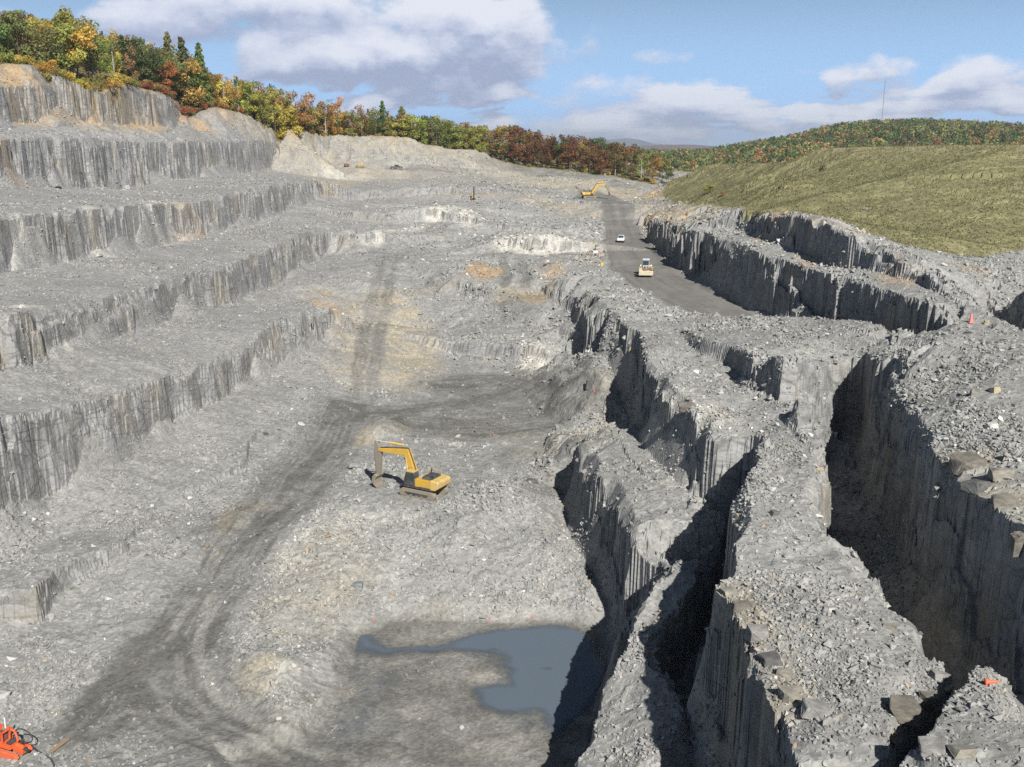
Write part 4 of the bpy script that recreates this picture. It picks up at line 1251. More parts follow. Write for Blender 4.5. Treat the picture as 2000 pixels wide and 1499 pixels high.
HILL_SIL = [(900, 300), (1250, 306), (1330, 304), (1380, 297), (1450, 284), (1530, 270), (1600, 253), (1650, 243), (1700, 238), (1780, 235), (1850, 237), (1930, 241), (2000, 246), (2200, 256), (2600, 280), (3200, 300)]
fx_, fy_ = np.meshgrid(np.linspace(-2200, 2600, 240), np.concatenate([np.linspace(560, 1500, 90), np.linspace(1520, 16000, 40)]))
fx_, fy_ = fx_.ravel(), fy_.ravel()


def far_h(x, y):
    uu = CX + F * x / (y * CS)
    top = -np.tan(np.arctan((sil(uu, HILL_SIL) - CY) / F) + PITCH) * 1150.0 - 10.0
    top = np.maximum(top, -14)
    z = -22 + (top + 22) * sstep(520, 1150, y) * (1 - 0.9 * sstep(1250, 2600, y))
    left = sstep(-20, -260, x) * (1 - sstep(700, 1500, y))
    z = z + left * 46
    return z + 3 * fbm(x, y, 130.0, 3, 401)


fz_ = far_h(fx_, fy_)
fz_ = np.where((fy_ < 645) & (np.abs(fx_) < 470), np.minimum(fz_, gz(fx_, fy_) - 1.2), fz_)
ii = np.arange(len(fx_)).reshape(-1, 240)
fq = np.stack([ii[:-1, :-1], ii[:-1, 1:], ii[1:, 1:], ii[1:, :-1]], -1).reshape(-1, 4)
fh = mesh_np("far_hills", np.stack([fx_, fy_, fz_], -1), fq, [M_WOODFLOOR], None, np.tile(np.array([[0.08, 0.085, 0.035]]), (len(fx_), 1)), True)
fh['kind'] = 'structure'


def ridge(name, dist, depth, pts, colr, seed):
    """A far mountain ridge: crest from its angular outline, real depth and falling flanks."""
    us = np.linspace(pts[0][0], pts[-1][0], 160)
    xs = (us - CX) / F * dist * CS
    zt = -np.tan(np.arctan((sil(us, pts) - CY) / F) + PITCH) * dist
    rows = []
    for k in np.linspace(-1, 1, 15):
        f = (1 - abs(k)) ** 1.2
        yy = dist + k * depth + 0 * xs
        rows.append(np.stack([xs * (1 + 0.05 * k), yy, -60 + (zt + 60) * f + (0.06 * zt.max() * fbm(xs, yy, dist * 0.02, 4, seed)) * f], -1))
    vv = np.concatenate(rows)
    ii = np.arange(len(vv)).reshape(15, 160)
    q = np.stack([ii[:-1, :-1], ii[:-1, 1:], ii[1:, 1:], ii[1:, :-1]], -1).reshape(-1, 4)
    n = (0.7 + 0.6 * (fbm(vv[:, 0], vv[:, 1], dist * 0.008, 4, seed + 5) * 0.5 + 0.5))[:, None]
    o = mesh_np(name, vv, q, [M_WOODFLOOR], None, np.array([colr]) * n, True)
    o['kind'] = 'structure'
    return o


ridge("mountains", 14000, 2500, [(700, 292), (1000, 285), (1120, 276), (1190, 273), (1225, 270), (1250, 273), (1275, 281), (1320, 286), (1500, 292)], (0.05, 0.06, 0.06), 5)
ridge("mountains", 7000, 1300, [(1050, 292), (1200, 290), (1260, 285), (1300, 283), (1350, 283), (1385, 285), (1430, 290), (1700, 294), (2300, 292)], (0.10, 0.06, 0.05), 9)

# ------------------------------------------------------------------ vegetation
m, N, b = material("tree_bark")
M_BARK = m
oi = N.n('ShaderNodeObjectInfo')
pos = N.n('ShaderNodeNewGeometry').outputs['Position']
N.put(b.inputs['Base Color'], N.mix(N.noise(N.vmath('MULTIPLY', pos, (3, 3, 0.6)), 2.0, 3.0), N.mix(1.0, oi.outputs['Color'], (0.55, 0.55, 0.55), 'MULTIPLY'), oi.outputs['Color']))
m, N, b = material("autumn_leaves")
M_LEAF = m
oi = N.n('ShaderNodeObjectInfo')
at = N.n('ShaderNodeAttribute', attribute_name="Leaf")
pos = N.n('ShaderNodeNewGeometry').outputs['Position']
s_ = N.n('ShaderNodeVectorMath', operation='SCALE')
N.put(s_.inputs[0], N.mix(N.mapr(N.noise(pos, 0.35, 2.0), 0.42, 0.62, 0.0, 0.45), oi.outputs['Color'], (0.16, 0.15, 0.04)))
N.put(s_.inputs['Scale'], at.outputs['Fac'])
def leafy(N, b, colour):
    N.put(b.inputs['Base Color'], colour)
    tr = N.n('ShaderNodeBsdfTranslucent')
    N.put(tr.inputs[0], colour)
    mx = N.n('ShaderNodeMixShader')
    mx.inputs[0].default_value = 0.52
    out = [q for q in N.t.nodes if q.type == 'OUTPUT_MATERIAL'][0]
    N.t.links.new(b.outputs[0], mx.inputs[1])
    N.t.links.new(tr.outputs[0], mx.inputs[2])
    N.t.links.new(mx.outputs[0], out.inputs[0])


leafy(N, b, s_.outputs[0])
b.inputs['Roughness'].default_value = 0.7
m, N, b = material("woodland_leaves")
M_MASS = m
at = N.n('ShaderNodeAttribute', attribute_name="Tint")
leafy(N, b, at.outputs['Color'])


def leaf_cloud(rr, centers, radii, n, size, up=0.3):
    """n little quads spread through lobes (clumped towards each lobe's shell)."""
    k = rr.integers(0, len(centers), n)
    d = rr.normal(size=(n, 3))
    d /= np.linalg.norm(d, axis=1)[:, None]
    r = rr.uniform(0.25, 1.0, (n, 1)) ** 0.45
    p = centers[k] + d * radii[k] * r
    nrm = d + rr.normal(0, 0.6, (n, 3)) + np.array([0, 0, up])
    nrm /= np.linalg.norm(nrm, axis=1)[:, None]
    t = np.cross(nrm, rr.normal(size=(n, 3)))
    t /= np.maximum(np.linalg.norm(t, axis=1)[:, None], 1e-6)
    s = size * rr.uniform(0.6, 1.35, (n, 1))
    bq = np.cross(nrm, t) * s * 0.7
    t = t * s
    v = np.stack([p - t, p - bq * 0.9, p + t, p + bq], 1).reshape(-1, 3)
    f = np.arange(4 * n).reshape(n, 4)
    leafv = np.repeat(rr.uniform(0.95, 1.6, n) * (0.85 + 0.3 * (k % 3) / 2), 4)
    return v, f, leafv


def crown_lobes(rr, kind):
    """Lobe centres and radii of a tree of unit height."""
    if kind == "broad":
        n = 15
        z = rr.uniform(0.24, 0.90, n)
        w = 0.30 * np.sqrt(np.clip(1 - ((z - 0.54) / 0.46) ** 2, 0.05, 1))
        a = rr.uniform(0, 6.28, n)
        c = np.stack([np.cos(a) * w * rr.uniform(0.3, 0.9, n), np.sin(a) * w * rr.uniform(0.3, 0.9, n), z], -1)
        r = np.stack([rr.uniform(0.09, 0.15, n)] * 2 + [rr.uniform(0.07, 0.12, n)], -1)
    elif kind == "slim":
        n = 11
        z = rr.uniform(0.20, 0.94, n)
        w = 0.14 * np.sqrt(np.clip(1 - ((z - 0.56) / 0.48) ** 2, 0.05, 1))
        a = rr.uniform(0, 6.28, n)
        c = np.stack([np.cos(a) * w, np.sin(a) * w, z], -1)
        r = np.stack([rr.uniform(0.06, 0.10, n)] * 2 + [rr.uniform(0.07, 0.11, n)], -1)
    elif kind == "conifer":
        n = 26
        z = np.linspace(0.14, 0.97, n)
        w = 0.19 * (1.0 - z) ** 0.8
        a = np.arange(n) * 2.4
        c = np.stack([np.cos(a) * w * 0.75, np.sin(a) * w * 0.75, z], -1)
        r = np.stack([0.03 + 0.55 * w, 0.03 + 0.55 * w, 0.03 + 0.12 * w], -1)
    elif kind == "shrub":
        n = 9
        a = rr.uniform(0, 6.28, n)
        q = rr.uniform(0.1, 0.6, n)
        c = np.stack([np.cos(a) * q, np.sin(a) * q, rr.uniform(0.25, 0.75, n)], -1)
        r = np.stack([rr.uniform(0.22, 0.34, n)] * 2 + [rr.uniform(0.18, 0.28, n)], -1)
    return c, r


def tube_np(path, radii, sides=6):
    path = np.array(path, float)
    v = []
    for p, r in zip(path, radii):
        for k in range(sides):
            a = 2 * math.pi * k / sides
            v.append((p[0] + r * math.cos(a), p[1] + r * math.sin(a), p[2]))
    f = []
    for i in range(len(path) - 1):
        for k in range(sides):
            f.append((i * sides + k, i * sides + (k + 1) % sides, (i + 1) * sides + (k + 1) % sides, (i + 1) * sides + k))
    return v, f


PROTO = {}
for kind, count, nl, ls in (("broad", 8, 1700, 0.0205), ("slim", 6, 1100, 0.018), ("conifer", 4, 1500, 0.021), ("shrub", 5, 520, 0.06)):
    PROTO[kind] = []
    for i in range(count):
        rr = np.random.default_rng(500 + i + 31 * len(kind))
        c, r = crown_lobes(rr, kind)
        v, f, lv = leaf_cloud(rr, c, r, nl, ls)
        cm = bpy.data.meshes.new("crown")
        cm.from_pydata(v.tolist(), [], f.tolist())
        cm.materials.append(M_LEAF)
        a = cm.attributes.new("Leaf", 'FLOAT', 'POINT')
        a.data.foreach_set('value', lv.astype(np.float32))
        tv, tf = [], []
        parts = [([(0, 0, -0.06), (0.006, 0.0, 0.25), (-0.004, 0.006, 0.55), (0.004, 0, 0.85)], [0.013, 0.010, 0.007, 0.003])] if kind != "shrub" else [([(0, 0, -0.1), (0.02, 0, 0.3), (0.0, 0.03, 0.6)], [0.03, 0.022, 0.01])]
        for cc_, _r in list(zip(c, r))[: (6 if kind in ("broad", "slim") else 3 if kind == "shrub" else 0)]:
            z0 = max(cc_[2] - 0.16, 0.12)
            parts.append(([(0, 0, z0), tuple(0.5 * cc_ + np.array([0, 0, 0.5 * z0])), tuple(cc_)], [0.008, 0.005, 0.002] if kind != "shrub" else [0.015, 0.01, 0.005]))
        for pth, rad in parts:
            pv, pf = tube_np(pth, rad)
            o0 = len(tv)
            tv += pv
            tf += [tuple(q + o0 for q in fc) for fc in pf]
        tm = bpy.data.meshes.new("trunk")
        tm.from_pydata(tv, [], tf)
        tm.materials.append(M_BARK)
        PROTO[kind].append((cm, tm))

HUE = {"orange": (0.43, 0.22, 0.07), "golden": (0.52, 0.38, 0.09), "rust": (0.30, 0.165, 0.075), "green": (0.15, 0.20, 0.065), "dark green": (0.085, 0.125, 0.052), "olive": (0.26, 0.25, 0.08),
       "red": (0.34, 0.095, 0.055), "yellow-green": (0.34, 0.335, 0.09), "maroon": (0.14, 0.068, 0.045), "brown": (0.22, 0.155, 0.085)}


def plant(kind, x, y, h, hue, name, label, cat, group, pale_bark=False, wide=1.0):
    z = float(gz(x, y)[0])
    cm, tm = random.choice(PROTO[kind])
    e = bpy.data.objects.new(name, None)
    e.location = (x, y, z - 0.05)
    e.rotation_euler = (0, 0, random.uniform(0, 6.28))
    w = h * random.uniform(0.9, 1.12) * wide
    e.scale = (w, w, h)
    COL.objects.link(e)
    tag(e, label, cat, group)
    hc = HUE[hue]
    j = [random.uniform(0.82, 1.18) for _ in range(3)]
    k = random.uniform(0.8, 1.2)
    for nm, me, colr in (("trunk", tm, (0.42, 0.40, 0.36) if pale_bark else (0.10, 0.085, 0.07)), ("crown", cm, tuple(min(a_ * b_ * k, 0.6) for a_, b_ in zip(hc, j)))):
        o = bpy.data.objects.new(nm if nm == "trunk" or kind != "shrub" else "foliage", me)
        if kind == "shrub" and nm == "trunk":
            o.name = "stem"
        o.parent = e
        o.color = (*colr, 1)
        COL.objects.link(o)
    return e


def rim_at(u):
    return P(u, float(np.interp(u, [r[0] for r in RIM], [r[1] for r in RIM])), y=float(np.interp(u, [r[0] for r in RIM], [r[2] for r in RIM])))


# special trees the photo lets one pick out: kind, u of the trunk, metres behind the rim, top v, hue, label
SPECIALS = [
    ("broad", 8, 22, 2, "dark green", "tall dark green tree at the far left of the wooded rim"),
    ("broad", 35, 19, 22, "red", "red-leaved tree near the left end of the wooded rim"),
    ("broad", 82, 17, 38, "golden", "golden tree between the red tree and the pale slim trees on the left rim"),
    ("slim", 140, 14, 18, "yellow-green", "slim yellow-green tree with a bare pale trunk, left of two on the left rim"),
    ("slim", 152, 14, 12, "yellow-green", "slim yellow-green tree with a bare pale trunk, right of two on the left rim"),
    ("slim", 190, 20, 40, "green", "rounded green tree at the right end of the tall group on the left rim"),
    ("broad", 262, 16, 62, "dark green", "dark green tree standing alone above the brown brush on the left rim"),
    ("conifer", 335, 14, 62, "green", "tall green conifer, left of the trio by the orange tree"),
    ("conifer", 362, 13, 72, "dark green", "dark conifer in the middle of the trio by the orange tree"),
    ("conifer", 395, 9, 84, "green", "narrow pointed conifer at the right end of the left rim"),
    ("broad", 375, 5, 113, "orange", "bright orange tree in front of the pointed conifer on the left rim"),
    ("broad", 325, 9, 105, "orange", "orange tree left of the bright one, under the conifers"),
    ("broad", 425, 8, 150, "golden", "golden tree just right of the pointed conifer"),
    ("conifer", 748, 6, 197, "dark green", "dark pointed conifer above the middle of the back rim"),
    ("conifer", 785, 12, 208, "green", "thin conifer spire right of the dark one on the back rim"),
    ("broad", 837, 18, 216, "green", "green round-topped tree on the back rim's skyline"),
    ("slim", 684, 4, 205, "brown", "nearly bare tree with a pale trunk at the back rim, left of the dark conifer"),
    ("slim", 786, 4, 214, "brown", "nearly bare tree with a pale trunk at the back rim, right of the dark conifer"),
    ("slim", 1018, 5, 262, "brown", "bare pale-trunked tree where the wood turns dark"),
    ("broad", 1200, 6, 290, "orange", "orange tree in front of the dark wood near its right end"),
]
TOPV = [(-260, -10), (0, 8), (60, 20), (120, 22), (170, 35), (210, 60), (260, 66), (300, 78), (380, 90), (415, 138), (460, 142), (520, 158), (600, 176), (650, 190), (720, 206), (800, 218), (880, 232), (950, 243), (1000, 243), (1060, 256), (1130, 262), (1200, 274), (1270, 290), (1330, 318)]
n_tree = 0
for kind, u, back, vt, hue, lab in SPECIALS:
    q = rim_at(u)
    x, y = q[0] * (q[1] + back) / q[1], q[1] + back
    h = max(zat(vt, y) - float(gz(x, y)[0]), 4.0)
    plant(kind, x, y, h, hue, "conifer" if kind == "conifer" else "tree", lab, "tree", "trees on the quarry rim", pale_bark=(kind == "slim"), wide=1.0 if kind != "conifer" else 0.9)
    n_tree += 1
WORDS = {"orange": "orange-leaved", "golden": "golden-leaved", "rust": "rust-brown", "green": "green", "dark green": "dark green", "olive": "olive", "red": "red-leaved", "yellow-green": "yellow-green", "maroon": "maroon", "brown": "thin brown"}
for row in range(5):
    u = -150.0 if row < 3 else -40.0
    while u < 1320:
        q = rim_at(min(u, 1290))
        left_part = u < 405
        back = (13 if left_part else 3.0) + row * (6.5 if left_part else 7.5) + random.uniform(-2, 2)
        y = q[1] + back
        x = (u - CX) / F * (y * CS + max(-q[2], -20) * SN)
        step = (5.6 + 1.1 * row) / (y / F)
        uu = u
        u += step * random.uniform(0.75, 1.3)
        vt = float(np.interp(uu, [t[0] for t in TOPV], [t[1] for t in TOPV])) + random.uniform(-3, 24 - 2 * row)
        z = float(gz(x, y)[0])
        h = zat(vt, y) - z
        h = min(max(h, 5.0), 21.0)
        if uu < 0:
            pal = ["golden", "olive", "green", "rust"]
        elif uu < 230:
            pal = ["yellow-green", "yellow-green", "olive", "olive", "golden", "green", "brown"]
        elif uu < 410:
            pal = ["brown", "olive", "green", "dark green", "rust", "olive"]
        elif uu < 640:
            pal = ["rust", "orange", "olive", "orange", "golden", "golden", "green", "yellow-green", "olive", "golden"]
        elif uu < 985:
            pal = ["orange", "rust", "olive", "golden", "olive", "yellow-green", "brown", "yellow-green", "green"]
        elif uu < 1200:
            pal = ["maroon", "maroon", "maroon", "rust", "dark green", "maroon"]  # dark red-brown leaves, with the cloud shade over this wood put into the hues
        else:
            pal = ["rust", "olive", "dark green", "maroon", "golden", "brown", "olive"]
        hue = random.choice(pal)
        kind = random.choices(["broad", "slim", "conifer"], [0.48, 0.47, 0.05])[0]
        if kind == "conifer":
            hue = random.choice(["green", "dark green"])
        where = "above the left benches" if uu < 410 else "along the back rim of the quarry" if uu < 985 else "in the dark wood beyond the pit"
        deep = "in the front row" if row == 0 else "behind the front rows"
        if n_tree >= 285:
            break
        plant(kind, x, y, h, hue, "conifer" if kind == "conifer" else "tree", "%s %s %s %s" % (WORDS[hue], "conifer" if kind == "conifer" else "slim tree" if kind == "slim" else "tree", deep, where), "tree", "trees on the quarry rim", pale_bark=(kind == "slim" and random.random() < 0.6), wide=random.uniform(0.9, 1.2))
        n_tree += 1
print("trees", n_tree)
# shrubs between the rim and the trees on the left, and along the foot of the wood
k = 0
for row in range(4):
    u = -60.0 + row * 9
    while u < 470:
        q = rim_at(u)
        back = 1.2 + row * 2.9 + random.uniform(-0.8, 0.8)
        if u > 240:
            back = 1.0 + row * 2.0
        y = q[1] + back
        x = q[0] * y / q[1]
        hue = random.choice(["orange", "golden", "olive", "olive", "yellow-green", "golden"] if u < 250 else ["brown", "olive", "rust", "orange", "red"])
        plant("shrub", x, y, random.uniform(1.8, 3.8), hue, "shrub", "%s shrub growing between the rock rim and the trees at upper left" % WORDS[hue], "shrub", "shrubs on the left rim")
        u += random.uniform(11, 21)
        k += 1
for u in range(480, 1290, 22):
    q = rim_at(u)
    y = q[1] + 1.5
    hue = random.choice(["olive", "golden", "green", "rust"] if u < 985 else ["dark green", "olive", "golden"])
    plant("shrub", q[0] * y / q[1] + random.uniform(-1, 1), y, random.uniform(1.2, 2.6), hue, "shrub", "%s shrub at the foot of the wood along the back rim" % WORDS[hue], "shrub", "shrubs at the foot of the wood")
for u, v, s, hue, lab in ((1385, 378, 3.0, "olive", "small olive bush alone on the lower grass bank"), (1412, 383, 1.2, "rust", "tiny rusty bush low on the grass bank")):
    p = seen(u, v)
    plant("shrub", p.x, p.y, s, hue, "shrub", lab, "shrub", None)


def mass(name, pts, hues, hs, nper, size, label, zf, shape):
    """Woodland too far or too deep to count: one mesh of leaf clumps, every tree with its own crown and hue."""
    rr = np.random.default_rng(len(pts) + 3)
    vv, ff, cc, o = [], [], [], 0
    for (x, y), hue, h in zip(pts, hues, hs):
        c, r = crown_lobes(rr, shape if rr.uniform() < 0.85 else "conifer")
        v, f, lv = leaf_cloud(rr, c, r * 1.15, nper, size / h)
        v = v * np.array([h, h, h]) + np.array([x, y, zf(x, y)])
        vv.append(v)
        ff.append(f + o)
        o += len(v)
        base = (np.array(HUE[hue]) * 0.85 + 0.15 * np.mean(HUE[hue])) * rr.uniform(0.8, 1.3) * 0.95
        cc.append(base[None] * lv[:, None])
    ob = mesh_np(name, np.concatenate(vv), np.concatenate(ff), [M_MASS], None, np.concatenate(cc))
    tag(ob, label, None, None, "stuff")
    return ob


rr = np.random.default_rng(77)
pts, hues, hs = [], [], []
while len(pts) < 420:                                            # deeper wood on the left hill
    u = rr.uniform(-200, 1290)
    q = rim_at(u)
    back = rr.uniform(34, 130)
    y = q[1] + back
    x = q[0] * y / q[1]
    if not (-320 < x < 220 and y < 630):
        continue
    z = float(gz(x, y)[0])
    vt = float(np.interp(u, [t[0] for t in TOPV], [t[1] for t in TOPV])) + rr.uniform(0, 16)
    pts.append((x, y))
    hs.append(float(np.clip(zat(vt, y) - z, 4, 16)))
    hues.append(rr.choice(["olive", "rust", "green", "golden", "dark green", "orange"] if u < 985 else ["maroon", "dark green", "rust"]))  # right-hand hues carry the same painted cloud shade
mass("wood_behind_the_rim", pts, hues, hs, 110, 0.55, "mixed autumn wood rising behind the rim trees", lambda x, y: float(gz(x, y)[0]), "broad")
pts, hues, hs = [], [], []
while len(pts) < 3600:                                           # hill across the valley
    u = rr.uniform(1180, 2250)
    y = 560 + 720 * rr.uniform() ** 0.8
    x = (u - CX) / F * y * CS
    pts.append((x, y))
    hs.append(rr.uniform(9, 14))
    up = (y - 560) / 720
    hues.append(rr.choice(["dark green", "green", "green", "dark green", "olive", "green", "dark green"] if rr.uniform() < 0.25 + 0.6 * up else ["orange", "rust", "rust", "olive", "yellow-green", "olive", "green", "green", "brown"]))
mass("far_woods", pts, hues, hs, 75, 0.95, "far autumn wood covering the hill across the valley", lambda x, y: float(far_h(np.array([x]), np.array([y]))[0]), "broad")

# ------------------------------------------------------------------ tufts on the grass bank
gw = (grass > 0.6) * np.exp(-np.maximum(Y - 60, 0) / 400.0) * (np.abs(X) < 0.62 * Y + 4) * (Y < 430)
gc = np.cumsum(gw * (0.5 + 0.8 * sstep(-0.3, 0.3, fbm(X, Y, 5.0, 3, 301))))
gp = np.minimum(np.searchsorted(gc, RNG.uniform(0, gc[-1], 60000)), len(X) - 1)
n = len(gp)
gx_, gy_ = X[gp] + RNG.normal(0, 0.8, n), Y[gp] + RNG.normal(0, 1.5, n)
gh = (0.14 + 0.0004 * Y[gp]) * RNG.uniform(0.6, 1.4, n)
a_ = RNG.uniform(0, 6.28, n)
wd = gh * 0.55
p0 = np.stack([gx_, gy_, gz(gx_, gy_) - 0.04], -1)
sdv = np.stack([np.cos(a_) * wd, np.sin(a_) * wd, np.zeros(n)], -1)
lean = np.stack([RNG.normal(0, 0.5, n) * gh, RNG.normal(0, 0.5, n) * gh, gh], -1)
vv = np.stack([p0 - sdv * 0.5, p0 + sdv * 0.5, p0 + sdv * 0.7 + lean, p0 - sdv * 0.7 + lean * 0.9], 1).reshape(-1, 3)
tc_ = np.array([[0.215, 0.203, 0.105], [0.192, 0.188, 0.090], [0.232, 0.215, 0.125], [0.182, 0.180, 0.085]])[RNG.integers(0, 4, n)] * RNG.uniform(0.8, 1.2, (n, 1))
gt = mesh_np("dry_grass", vv, np.arange(4 * n).reshape(n, 4), [M_MASS], None, np.repeat(tc_, 4, 0))
tag(gt, "tufts of dry olive grass covering the embankment", None, None, "stuff")

# ------------------------------------------------------------------ thin air between the camera and the far hills
bm = bmesh.new()
bmesh.ops.create_cube(bm, size=1.0)
me = bpy.data.meshes.new("haze")
bm.to_mesh(me)
bm.free()
hz = bpy.data.objects.new("haze", me)
hz.scale = (24000, 19000, 320)
hz.location = (0, 7500, 50)
COL.objects.link(hz)
m = bpy.data.materials.new("thin_haze")
m.use_nodes = True
m.node_tree.nodes.clear()
o_ = m.node_tree.nodes.new('ShaderNodeOutputMaterial')
pv = m.node_tree.nodes.new('ShaderNodeVolumePrincipled')
pv.inputs['Color'].default_value = (0.80, 0.88, 1.0, 1)
pv.inputs['Density'].default_value = 0.00009
pv.inputs['Anisotropy'].default_value = 0.2
m.node_tree.links.new(pv.outputs[0], o_.inputs['Volume'])
me.materials.append(m)
hz['kind'] = 'stuff'
hz['label'] = "thin pale blue haze in the air over the valley"

# ------------------------------------------------------------------ machines and small things
_paint = {}


def paint(name, c, rough=0.55, dirt=0.35, metal=0.0, dirtc=(0.20, 0.18, 0.15)):
    if name in _paint:
        return _paint[name]
    m, N, b = material(name)
    tcn = N.n('ShaderNodeTexCoord').outputs['Object']
    n = N.noise(tcn, 1.6, 5.0, 0.65)
    N.put(b.inputs['Base Color'], N.mix(N.mapr(n, 0.42, 0.68, 0.0, dirt * 1.6), c, dirtc))
    N.put(b.inputs['Roughness'], N.mapr(n, 0.3, 0.7, rough, min(rough + 0.25, 1)))
    b.inputs['Metallic'].default_value = metal
    b.inputs['Specular IOR Level'].default_value = 0.4
    _paint[name] = m
    return m


YEL = paint("yellow_machine_paint", (0.50, 0.30, 0.035))
YEL2 = paint("faded_yellow_paint", (0.52, 0.36, 0.11))
STEEL = paint("dusty_steel", (0.20, 0.175, 0.14), 0.6, 0.5)
TRACKM = paint("dusty_track_steel", (0.23, 0.195, 0.145), 0.8, 0.7)
BLACK = paint("black_rubber", (0.02, 0.02, 0.022), 0.8, 0.25)
DARKP = paint("dark_grey_paint", (0.035, 0.038, 0.045), 0.5, 0.2)
GLASS = paint("tinted_glass", (0.02, 0.035, 0.035), 0.12, 0.1)
WHITE = paint("white_paint", (0.62, 0.64, 0.66), 0.4, 0.15)
CREAMP = paint("worn_bright_steel", (0.46, 0.41, 0.29), 0.5, 0.3)
ORANGE = paint("orange_paint", (0.62, 0.10, 0.025), 0.5, 0.2)
ORANGE2 = paint("cone_orange", (0.72, 0.13, 0.06), 0.5, 0.05)
REDP = paint("dark_red_paint", (0.14, 0.03, 0.03), 0.5, 0.3)
BLUEP = paint("pale_blue_paint", (0.34, 0.40, 0.50), 0.3, 0.1)
DIRT = paint("brown_load", (0.17, 0.125, 0.08), 0.95, 0.5)
RUST = paint("rusty_plank", (0.28, 0.17, 0.09), 0.85, 0.4)
CHROME = paint("bright_rod", (0.45, 0.42, 0.38), 0.3, 0.2)
GREYP = paint("mast_grey", (0.30, 0.31, 0.33), 0.6, 0.1)


class MB:
    def __init__(self):
        self.bm = bmesh.new()

    def _xf(self, vs, loc, rot):
        M = Matrix.Translation(loc) @ (Matrix.Rotation(rot[2], 4, 'Z') @ Matrix.Rotation(rot[1], 4, 'Y') @ Matrix.Rotation(rot[0], 4, 'X'))
        bmesh.ops.transform(self.bm, matrix=M, verts=vs)

    def box(self, c, s, rot=(0, 0, 0), taper=1.0, bev=0.0):
        r = bmesh.ops.create_cube(self.bm, size=1.0)
        vs = r['verts']
        for v in vs:
            k = taper if v.co.z > 0 else 1.0
            v.co = Vector((v.co.x * s[0] * k, v.co.y * s[1] * k, v.co.z * s[2]))
        if bev:
            es = list({e for v in vs for e in v.link_edges})
            rb = bmesh.ops.bevel(self.bm, geom=es, offset=bev, segments=2, affect='EDGES')
            vs = list({v for f in rb['faces'] for v in f.verts} | {v for v in vs if v.is_valid})
        self._xf(vs, Vector(c), rot)
        return self

    def cyl(self, a, b, r, r2=None, n=14):
        a, b = Vector(a), Vector(b)
        d = b - a
        res = bmesh.ops.create_cone(self.bm, cap_ends=True, segments=n, radius1=r, radius2=r if r2 is None else r2, depth=d.length)
        M = Matrix.Translation((a + b) / 2) @ d.to_track_quat('Z', 'Y').to_matrix().to_4x4()
        bmesh.ops.transform(self.bm, matrix=M, verts=res['verts'])
        return self

    def prism(self, pts, y0, y1, bev=0.0):
        """Outline in x-z, extruded along y."""
        f = self.bm.faces.new([self.bm.verts.new((x, y0, z)) for x, z in pts])
        r = bmesh.ops.extrude_face_region(self.bm, geom=[f])
        vs = [g for g in r['geom'] if isinstance(g, bmesh.types.BMVert)]
        for v in vs:
            v.co.y = y1
        if bev:
            al = list({e for q in list(f.verts) + vs for e in q.link_edges})
            bmesh.ops.bevel(self.bm, geom=al, offset=bev, segments=1, affect='EDGES')
        return self

    def tube(self, path, r, n=8):
        for a, b in zip(path[:-1], path[1:]):
            self.cyl(a, b, r, n=n)
        return self

    def build(self, name, mat, parent=None):
        bmesh.ops.recalc_face_normals(self.bm, faces=self.bm.faces[:])
        me = bpy.data.meshes.new(name)
        self.bm.to_mesh(me)
        self.bm.free()
        me.materials.append(mat)
        o = bpy.data.objects.new(name, me)
        COL.objects.link(o)
        if parent:
            o.parent = parent
        return o


def thing(name, label, cat, loc, yaw=0.0, group=None, tilt=(0, 0)):
    e = bpy.data.objects.new(name, None)
    e.location = loc
    e.rotation_euler = (tilt[0], tilt[1], yaw)
    COL.objects.link(e)
    return tag(e, label, cat, group)


